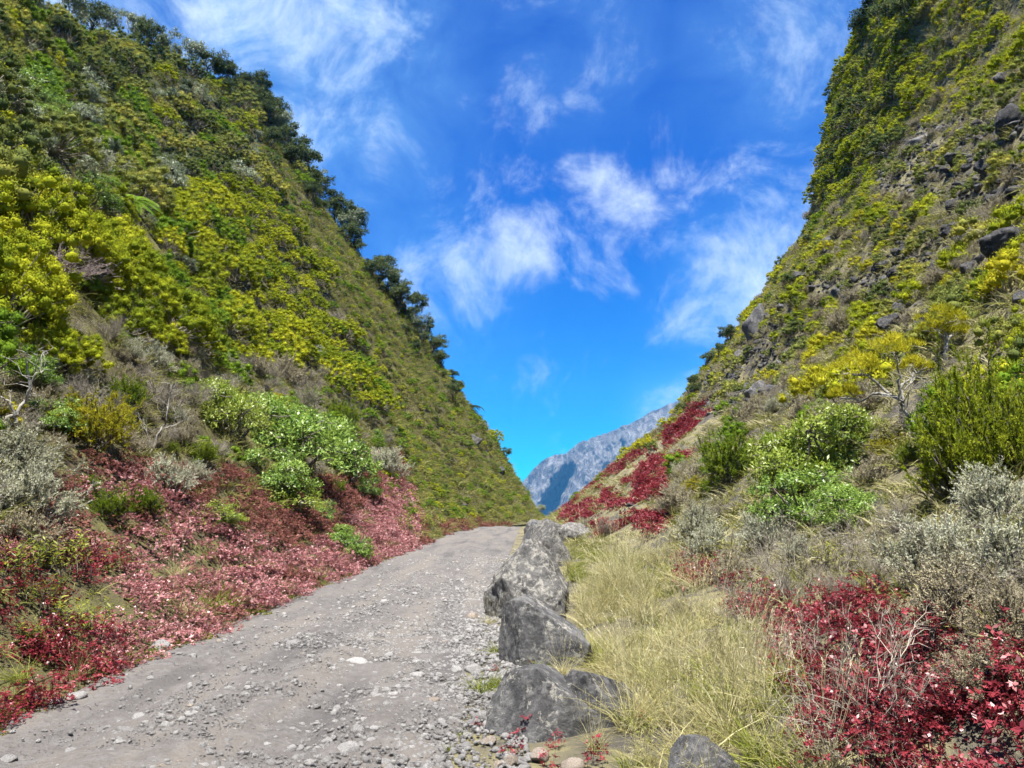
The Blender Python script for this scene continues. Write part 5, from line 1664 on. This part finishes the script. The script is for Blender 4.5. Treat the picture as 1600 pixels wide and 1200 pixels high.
# ------------------------------------------------------------------ skyline trees
def skyline(kind, name, px, py, rpx, label, group, v=0, lean=0.0):
    """a tree rooted on the ridge just below the given skyline pixel"""
    best = None
    for q in range(int(py), int(py) + 160, 3):
        p = hit(px, q)
        if abs(float(project(*p)[1]) - q) < 4 and float(project(*p)[2]) > 20:
            best = p
            break
    if best is None:
        best = hit(px, py + 60)
    p = best
    f = float(project(*p)[2])
    sc = rpx * f / F_PX / PROTO[kind][0]['R']
    p[2] -= .25 * sc
    plant(kind, name, p, RNG.uniform(0, 6.28), sc, label, 'tree', group, v, (0, lean))
fx = np.array([372, 395, 430, 470, 520, 560, 600, 640, 665, 700, 724])
fy = np.array([62, 112, 185, 245, 322, 372, 422, 474, 522, 575, 618])
lst = []
for v in np.linspace(58, 618, 66):
    lst.append((float(np.interp(v, fy, fx)) + RNG.normal(-7, 7), float(v) + RNG.normal(0, 4), float(np.interp(v, [60, 300, 500, 616], [20, 22, 21, 13]) * RNG.uniform(.5, 1.45))))
lst.sort(key=lambda q: (q[1], q[0]))
ORD += ['fortieth'] + ['forty-' + w for w in ('first', 'second', 'third', 'fourth', 'fifth', 'sixth', 'seventh', 'eighth', 'ninth')] + ['fiftieth'] + ['fifty-' + w for w in ('first', 'second', 'third', 'fourth', 'fifth', 'sixth', 'seventh', 'eighth', 'ninth')] + ['sixtieth'] + ['sixty-' + w for w in ('first', 'second', 'third', 'fourth', 'fifth', 'sixth', 'seventh', 'eighth', 'ninth')]
for i, (a, b, r_) in enumerate(lst):
    o = skyline('tree' if i % 9 else 'tree_grey', 'ridge_tree', a - 4, b + 14, r_, 'dark tree on the left ridge skyline, %s counting down from the top' % ('first' if i == 0 else ORD[i]), 'dark trees along the left ridge', int(RNG.integers(0, 4)), RNG.uniform(.0, .35))
for i, (a, b, r_) in enumerate([(20, 20, 36), (60, 25, 34), (105, 22, 36), (140, 18, 34), (165, 40, 30), (205, 42, 34), (235, 48, 32), (265, 50, 30), (300, 52, 30), (325, 55, 30)]):
    skyline('tree_grey' if i % 3 else 'tree', 'ridge_tree', a, b + 20, r_, 'tree on the flat top of the left hill, %s from the left edge' % ('first' if i == 0 else ORD[i]), 'trees on top of the left hill', i)
for i, (a, b, r_, lab) in enumerate([(1345, 70, 36, 'dark airy tree overhanging the right skyline at the top'), (1385, 60, 44, 'dark tree with thin leaves beside the skyline at the top right'), (1430, 40, 44, 'dark tree at the top of the right slope'),
        (1365, 20, 36, 'dark tree cut by the top edge on the right skyline'), (1318, 120, 20, 'small dark bush on the upper right skyline'), (1312, 175, 20, 'small dark tree below the airy one on the right skyline'),
        (1300, 245, 16, 'little open tree sticking out of the right skyline'), (1228, 440, 14, 'small dark bush on the middle of the right skyline'), (1135, 525, 16, 'dark bush on the lower right skyline left of the tall boulder'),
        (1100, 565, 16, 'dark bush on the lower right skyline'), (1080, 610, 14, 'dark bush near the foot of the right skyline'), (1120, 548, 14, 'dark low tree between two bushes on the right skyline'), (1066, 640, 12, 'lowest dark bush on the right skyline')]):
    skyline('tree', 'ridge_tree', a + 4, b + 14, r_, lab, 'trees along the right skyline', i, -.1)
rx = np.array([1330, 1312, 1306, 1298, 1290, 1262, 1232, 1200, 1165, 1130, 1098, 1075])
ry = np.array([60, 130, 200, 260, 325, 385, 425, 462, 488, 520, 565, 620])
for i, v in enumerate(np.linspace(64, 618, 36)):
    kd = ['heath_dark', 'tree', 'heath_green', 'heath_dark'][int(RNG.integers(0, 4))]
    skyline(kd, 'skyline_bush', float(np.interp(v, ry, rx)) + RNG.normal(4, 5), float(v) + 8, float(np.interp(v, [60, 300, 618], [20, 13, 12]) * RNG.uniform(.7, 1.35)), 'dark bush on the right skyline, %s counting down from the top' % ('first' if i == 0 else ORD[i]), 'bushes along the right skyline', int(RNG.integers(0, 3)), RNG.uniform(-.3, .0))
skyline('fern_dark', 'tree_fern', 738, 640, 20, 'dark tree fern against the sky on the lower left ridge', None, 0)
skyline('fern_dark', 'tree_fern', 748, 668, 15, 'small dark fern hanging below the one on the left ridge', None, 1)
skyline('tree', 'ridge_tree', 790, 722, 12, 'small dark tree low on the left ridge beside the far mountain', None, 1)
skyline('tree_grey', 'ridge_tree', 846, 784, 10, 'tiny pale tree at the end of the left ridge', None, 0)
skyline('heath_green', 'heath_shrub', 942, 748, 12, 'small round green bush on the red spur against the mountain', None, 1)
skyline('heath_green', 'heath_shrub', 905, 780, 16, 'green bush at the foot of the right spur', None, 2)

# ------------------------------------------------------------------ grass, red leaves and other ground cover
c_sg = stuff_collection('slope_grass_tuft', [tussock(2000 + i, 34, .34, .16, .020, (.3, 1.0), .55).mesh('slope_grass_tuft', M['slope_grass']) for i in range(4)])
c_pg = stuff_collection('pale_grass_tuft', [tussock(2020 + i, 34, .30, .16, .019, (.3, 1.0), .6).mesh('pale_grass_tuft', M['pale_grass']) for i in range(3)] + [tussock(2030 + i, 34, .30, .16, .019, (.3, 1.0), .6).mesh('pale_grass_tuft', M['slope_grass']) for i in range(3)])
s = sample(-1, 16, 2.5, 96, .2, 42, 120, .3)
a, b = jit(s, 26)
g_ = inpoly(a, b, GRASS_L)
rz = b > red_line(a)
k = np.where(g_ | (a > 640), RNG.random(len(a)) < 1.0, np.where(rz, RNG.random(len(a)) < .16, RNG.random(len(a)) < np.where(b > belt_line(a), .8, .4)))
s = sub(s, k)
scatter('slope_grass', pts(s), rots(len(s['px']), .2), np.interp(s['f'], [5, 20, 70], [.7, .9, 1.3]) * RNG.lognormal(0, .25, len(s['px'])), RNG.integers(0, 4, len(s['px'])), c_sg, 'rough olive grass over the left slope')
s = sample(1, 26, 3, 82, 1.6, 42, 120, .3)
a, b = jit(s, 22)
rz = inpoly(a, b, RED_R1) | inpoly(a, b, RED_R2) | inpoly(a, b, RED_R3)
k = ~inpoly(a, b, STRAW) & np.where(rz, RNG.random(len(a)) < .10, np.where(in_lava(s), RNG.random(len(a)) < .2, RNG.random(len(a)) < np.interp(s['f'], [4, 14, 30], [1, .9, .7])))
s = sub(s, k)
scatter('pale_grass', pts(s), rots(len(s['px']), .2), np.interp(s['f'], [5, 20, 70], [.7, .9, 1.3]) * RNG.lognormal(0, .25, len(s['px'])), RNG.integers(0, 6, len(s['px'])), c_pg, 'dry pale grass over the right slope')

# red creeping plants
rp = [mat_patch(2100 + i, .29, 360, .10, .030, .018) for i in range(4)]
c_red = stuff_collection('red_leaf_patch', [p.mesh('red_leaf_patch', M['red']) for p in rp])
c_pink = stuff_collection('pink_leaf_patch', [p.mesh('pink_leaf_patch', M['pink']) for p in rp])
c_mar = stuff_collection('maroon_leaf_patch', [p.mesh('maroon_leaf_patch', M['maroon']) for p in rp])
bigp = [mat_patch(2140 + i, .30, 700, .28, .028, .016) for i in range(3)]
c_deep = stuff_collection('deep_red_leaf_patch', [p.mesh('deep_red_leaf_patch', M['red']) for p in bigp])
s = sample(-1, 30, 2.5, 70, -.05, 9, 160, .4)
s = sub(s, free(s, 0, REG2))
a, b = jit(s, 18)
rz = (b > red_line(a)) & (a < 660)
tail = (a >= 640) & (a < 870) & (b > red_line(a) - 4) & (fbm(s['x'] / 1.5, s['y'] / 2.5, 2) > .1)
k = (rz & (RNG.random(len(a)) < np.clip(1.2 + 1.1 * fbm(s['x'] / .9 + 5, s['y'] / .9, 3), .25, 1))) | (tail & (RNG.random(len(a)) < .7))
s = sub(s, k); a, b = a[k], b[k]
deep = (a < 190 + 60 * fbm(s['y'] * .8, s['x'] * .8, 2)) & (b > 880)
n_ = fbm(s['x'] / 1.1 + 2, s['y'] / 1.6 + 7, 3)
mar = ~deep & ((b < red_line(a) + np.interp(a, [0, 300, 420, 650], [25, 55, 110, 60])) | (n_ > .30)) & ~((a > 590) & (a < 650) & (b > 750))
pink = ~deep & ~mar
sc_ = lambda q: np.interp(q['f'], [5, 15, 50], [.85, 1.0, 1.5]) * RNG.lognormal(0, .2, len(q['px']))
for nm, k, c, lab in (('pink_ground_leaves', pink, c_pink, 'pinkish red creeping leaves over the left bank'), ('maroon_ground_leaves', mar, c_mar, 'dull maroon creeping leaves high on the left bank'), ('red_ground_leaves', deep, c_deep, 'deep red leaves at the lower left')):
    q = sub(s, k)
    if nm == 'red_ground_leaves':
        q = sub(q, RNG.random(len(q['px'])) < .45)
    scatter(nm, pts(q, -.01), rots(len(q['px']), .25), sc_(q), RNG.integers(0, 3, len(q['px'])), c, lab)
s = sample(1, 34, 2.2, 82, 1.0, 26, 260, .4)
a, b = jit(s, 16)
r1 = inpoly(a, b, RED_R1) & (fbm(s['x'] / 1.3 + 3, s['y'] / 7.0, 3) > .05)
q = sub(s, r1)
scatter('red_slope_leaves', pts(q, -.01), rots(len(q['px']), .25), np.interp(q['f'], [10, 50], [1.0, 1.6]) * RNG.lognormal(0, .2, len(q['px'])), RNG.integers(0, 4, len(q['px'])), c_red, 'red creeping leaves in strips on the right slope')
r2 = (inpoly(a, b, RED_R2) | (inpoly(a, b, RED_R3) & (RNG.random(len(a)) < .6)))
q = sub(s, r2)
scatter('deep_red_leaves', pts(q, -.01), rots(len(q['px']), .25), .8 * RNG.lognormal(0, .2, len(q['px'])), RNG.integers(0, 3, len(q['px'])), c_deep, 'deep red low bushes at the lower right')
# dry twigs among the red at lower right
c_tw = stuff_collection('dry_twig', [twigs(2180 + i, .3, .34, 12, 6, 6, .0028, .9).mesh('dry_twig', M['dead']) for i in range(3)])
k = (inpoly(a, b, RED_R2) | inpoly(a, b, RED_R3) | ((b > 860) & (a > 1150) & ~inpoly(a, b, STRAW))) & (RNG.random(len(a)) < .22)
q = sub(s, k)
scatter('dry_twigs', pts(q), rots(len(q['px']), .4), RNG.lognormal(0, .3, len(q['px'])), RNG.integers(0, 3, len(q['px'])), c_tw, 'thin dry grey stalks among the red leaves at the lower right')

# straw grass right of the boulders
c_st = stuff_collection('straw_grass_tuft', [t.mesh('straw_grass_tuft', M['straw']) for t in tus] + [tussock(2200 + i, 80, .42, .10, .007, (.3, 1.1), .6).mesh('straw_grass_tuft', M['straw']) for i in range(2)] + [t.mesh('grass_tuft_mass', M['grass']) for t in tug])
s = sample(1, 95, 2.6, 30, .15, 7, 120, .5)
s = sub(s, free(s, -.05, REG2))
a, b = jit(s, 14)
k = inpoly(a, b, STRAW)
s = sub(s, k)
gz = inpoly(s['px'], s['py'], [(880, 855), (985, 862), (990, 905), (900, 915)])
pn = fbm(s['x'] / .55, s['y'] / .8, 3)
idx = np.where(gz & (RNG.random(len(gz)) < .75) | (RNG.random(len(gz)) < .22 + .3 * (pn < -.15)), RNG.integers(5, 8, len(gz)), RNG.integers(0, 5, len(gz)))
k = RNG.random(len(gz)) < np.interp(s['f'], [3, 10, 25], [.42, .42, .35]) * np.clip(.75 + 1.6 * pn, .15, 1.3)
s, idx, pn = sub(s, k), idx[k], pn[k]
scatter('straw_grass', pts(s), rots(len(s['px']), .25), np.interp(s['f'], [4, 20], [.58, .88]) * np.clip(1 + .6 * pn, .6, 1.4) * RNG.lognormal(0, .28, len(s['px'])), idx, c_st, 'tall dry straw grass right of the boulders')
for i, (a_, b_, r_, kd) in enumerate([(985, 940, 20, 'fawn'), (1060, 960, 22, 'fawn'), (1120, 1010, 24, 'fawn'), (1010, 1010, 22, 'herb'), (1090, 1060, 26, 'herb'), (1165, 1080, 26, 'fawn'), (950, 905, 16, 'fawn'), (1180, 1150, 26, 'herb'), (1040, 1110, 24, 'herb'), (1230, 1170, 30, 'fawn')]):
    o = spot(kd, 'fawn_shrub' if kd == 'fawn' else 'leafy_plant', a_, b_, r_, '', 'plant', 'low plants in the straw grass', i)
    o['label'] = '%s in the straw grass, %s from the far end' % ('dull feathery scrub' if kd == 'fawn' else 'yellow-green leafy sprig', ['second', 'third', 'fifth', 'fourth', 'seventh', 'eighth', 'first', 'ninth', 'sixth', 'tenth'][i])
# tufts around the boulders
for i, (a_, b_, r_, kd, lab) in enumerate([(755, 1080, 30, 'green_tuft', 'bright green grass tuft left of the front boulder'), (775, 1072, 24, 'green_tuft', 'green grass tuft between the front and second boulders'), (775, 1020, 20, 'green_tuft', 'yellowish grass tuft left of the second boulder'),
        (845, 1050, 22, 'green_tuft', 'green grass tuft in front of the second boulder'), (880, 1052, 24, 'straw_tuft', 'straw grass in front of the second boulder'), (930, 1170, 30, 'straw_tuft', 'pale straw tuft in front of the low dark boulder'),
        (985, 1200, 30, 'green_tuft', 'green grass tuft at the bottom right of the front boulder'), (700, 1172, 10, 'green_tuft', 'tiny grass sprout in the gravel at the bottom'), (722, 1150, 9, 'green_tuft', 'tiny grass sprout left of the tan stones'), (765, 975, 14, 'straw_tuft', 'thin dry tuft at the left foot of the largest boulder')]):
    spot(kd, 'grass_tuft', a_, b_, r_, lab, 'grass tuft', variant=i)
add_kind('red_sprig', [(mat_patch(2300 + i, .16, 130, .2, .035, .02), None) for i in range(2)], M['red'], None, .16, 'leaves')
for i, (a_, b_, r_, lab) in enumerate([(825, 1150, 24, 'red leafy sprig in front of the peaked boulder'), (800, 1178, 22, 'red leafy sprig at the bottom left of the peaked boulder'), (870, 1165, 18, 'small red sprig between the front boulders'), (930, 1190, 26, 'red leafy sprig in the straw at the bottom edge'),
        (860, 1195, 22, 'red leafy sprig beside the tan block at the bottom'), (830, 1048, 10, 'tiny red sprig in front of the second boulder'), (772, 1050, 9, 'tiny red sprig left of the second boulder'), (745, 1135, 9, 'tiny red sprig left of the front boulder'), (1000, 1130, 18, 'red sprig right of the low dark boulder'), (960, 1100, 14, 'red sprig behind the low dark boulder')]):
    spot('red_sprig', 'red_sprig', a_, b_, r_, lab, 'plant', 'red sprigs around the front boulders', i)
# moss along the left edge of the track
c_mo = stuff_collection('moss_patch', [mat_patch(2400 + i, .16, 240, .03, .016, .010, up=1.4).mesh('moss_patch', M['moss']) for i in range(2)])
n = 520
y = 3.5 + 24 * RNG.random(n) ** 1.5
x = x_left(y) + RNG.normal(-.06, .09, n)
k = fbm(y / 1.2, 4.4 + 0 * y, 2) > .02
x, y = x[k], y[k]
scatter('edge_moss', np.stack([x, y, ground(x, y) - .005], 1), rots(len(x), .1), RNG.lognormal(-.2, .3, len(x)), RNG.integers(0, 2, len(x)), c_mo, 'yellow-green moss along the left edge of the track')
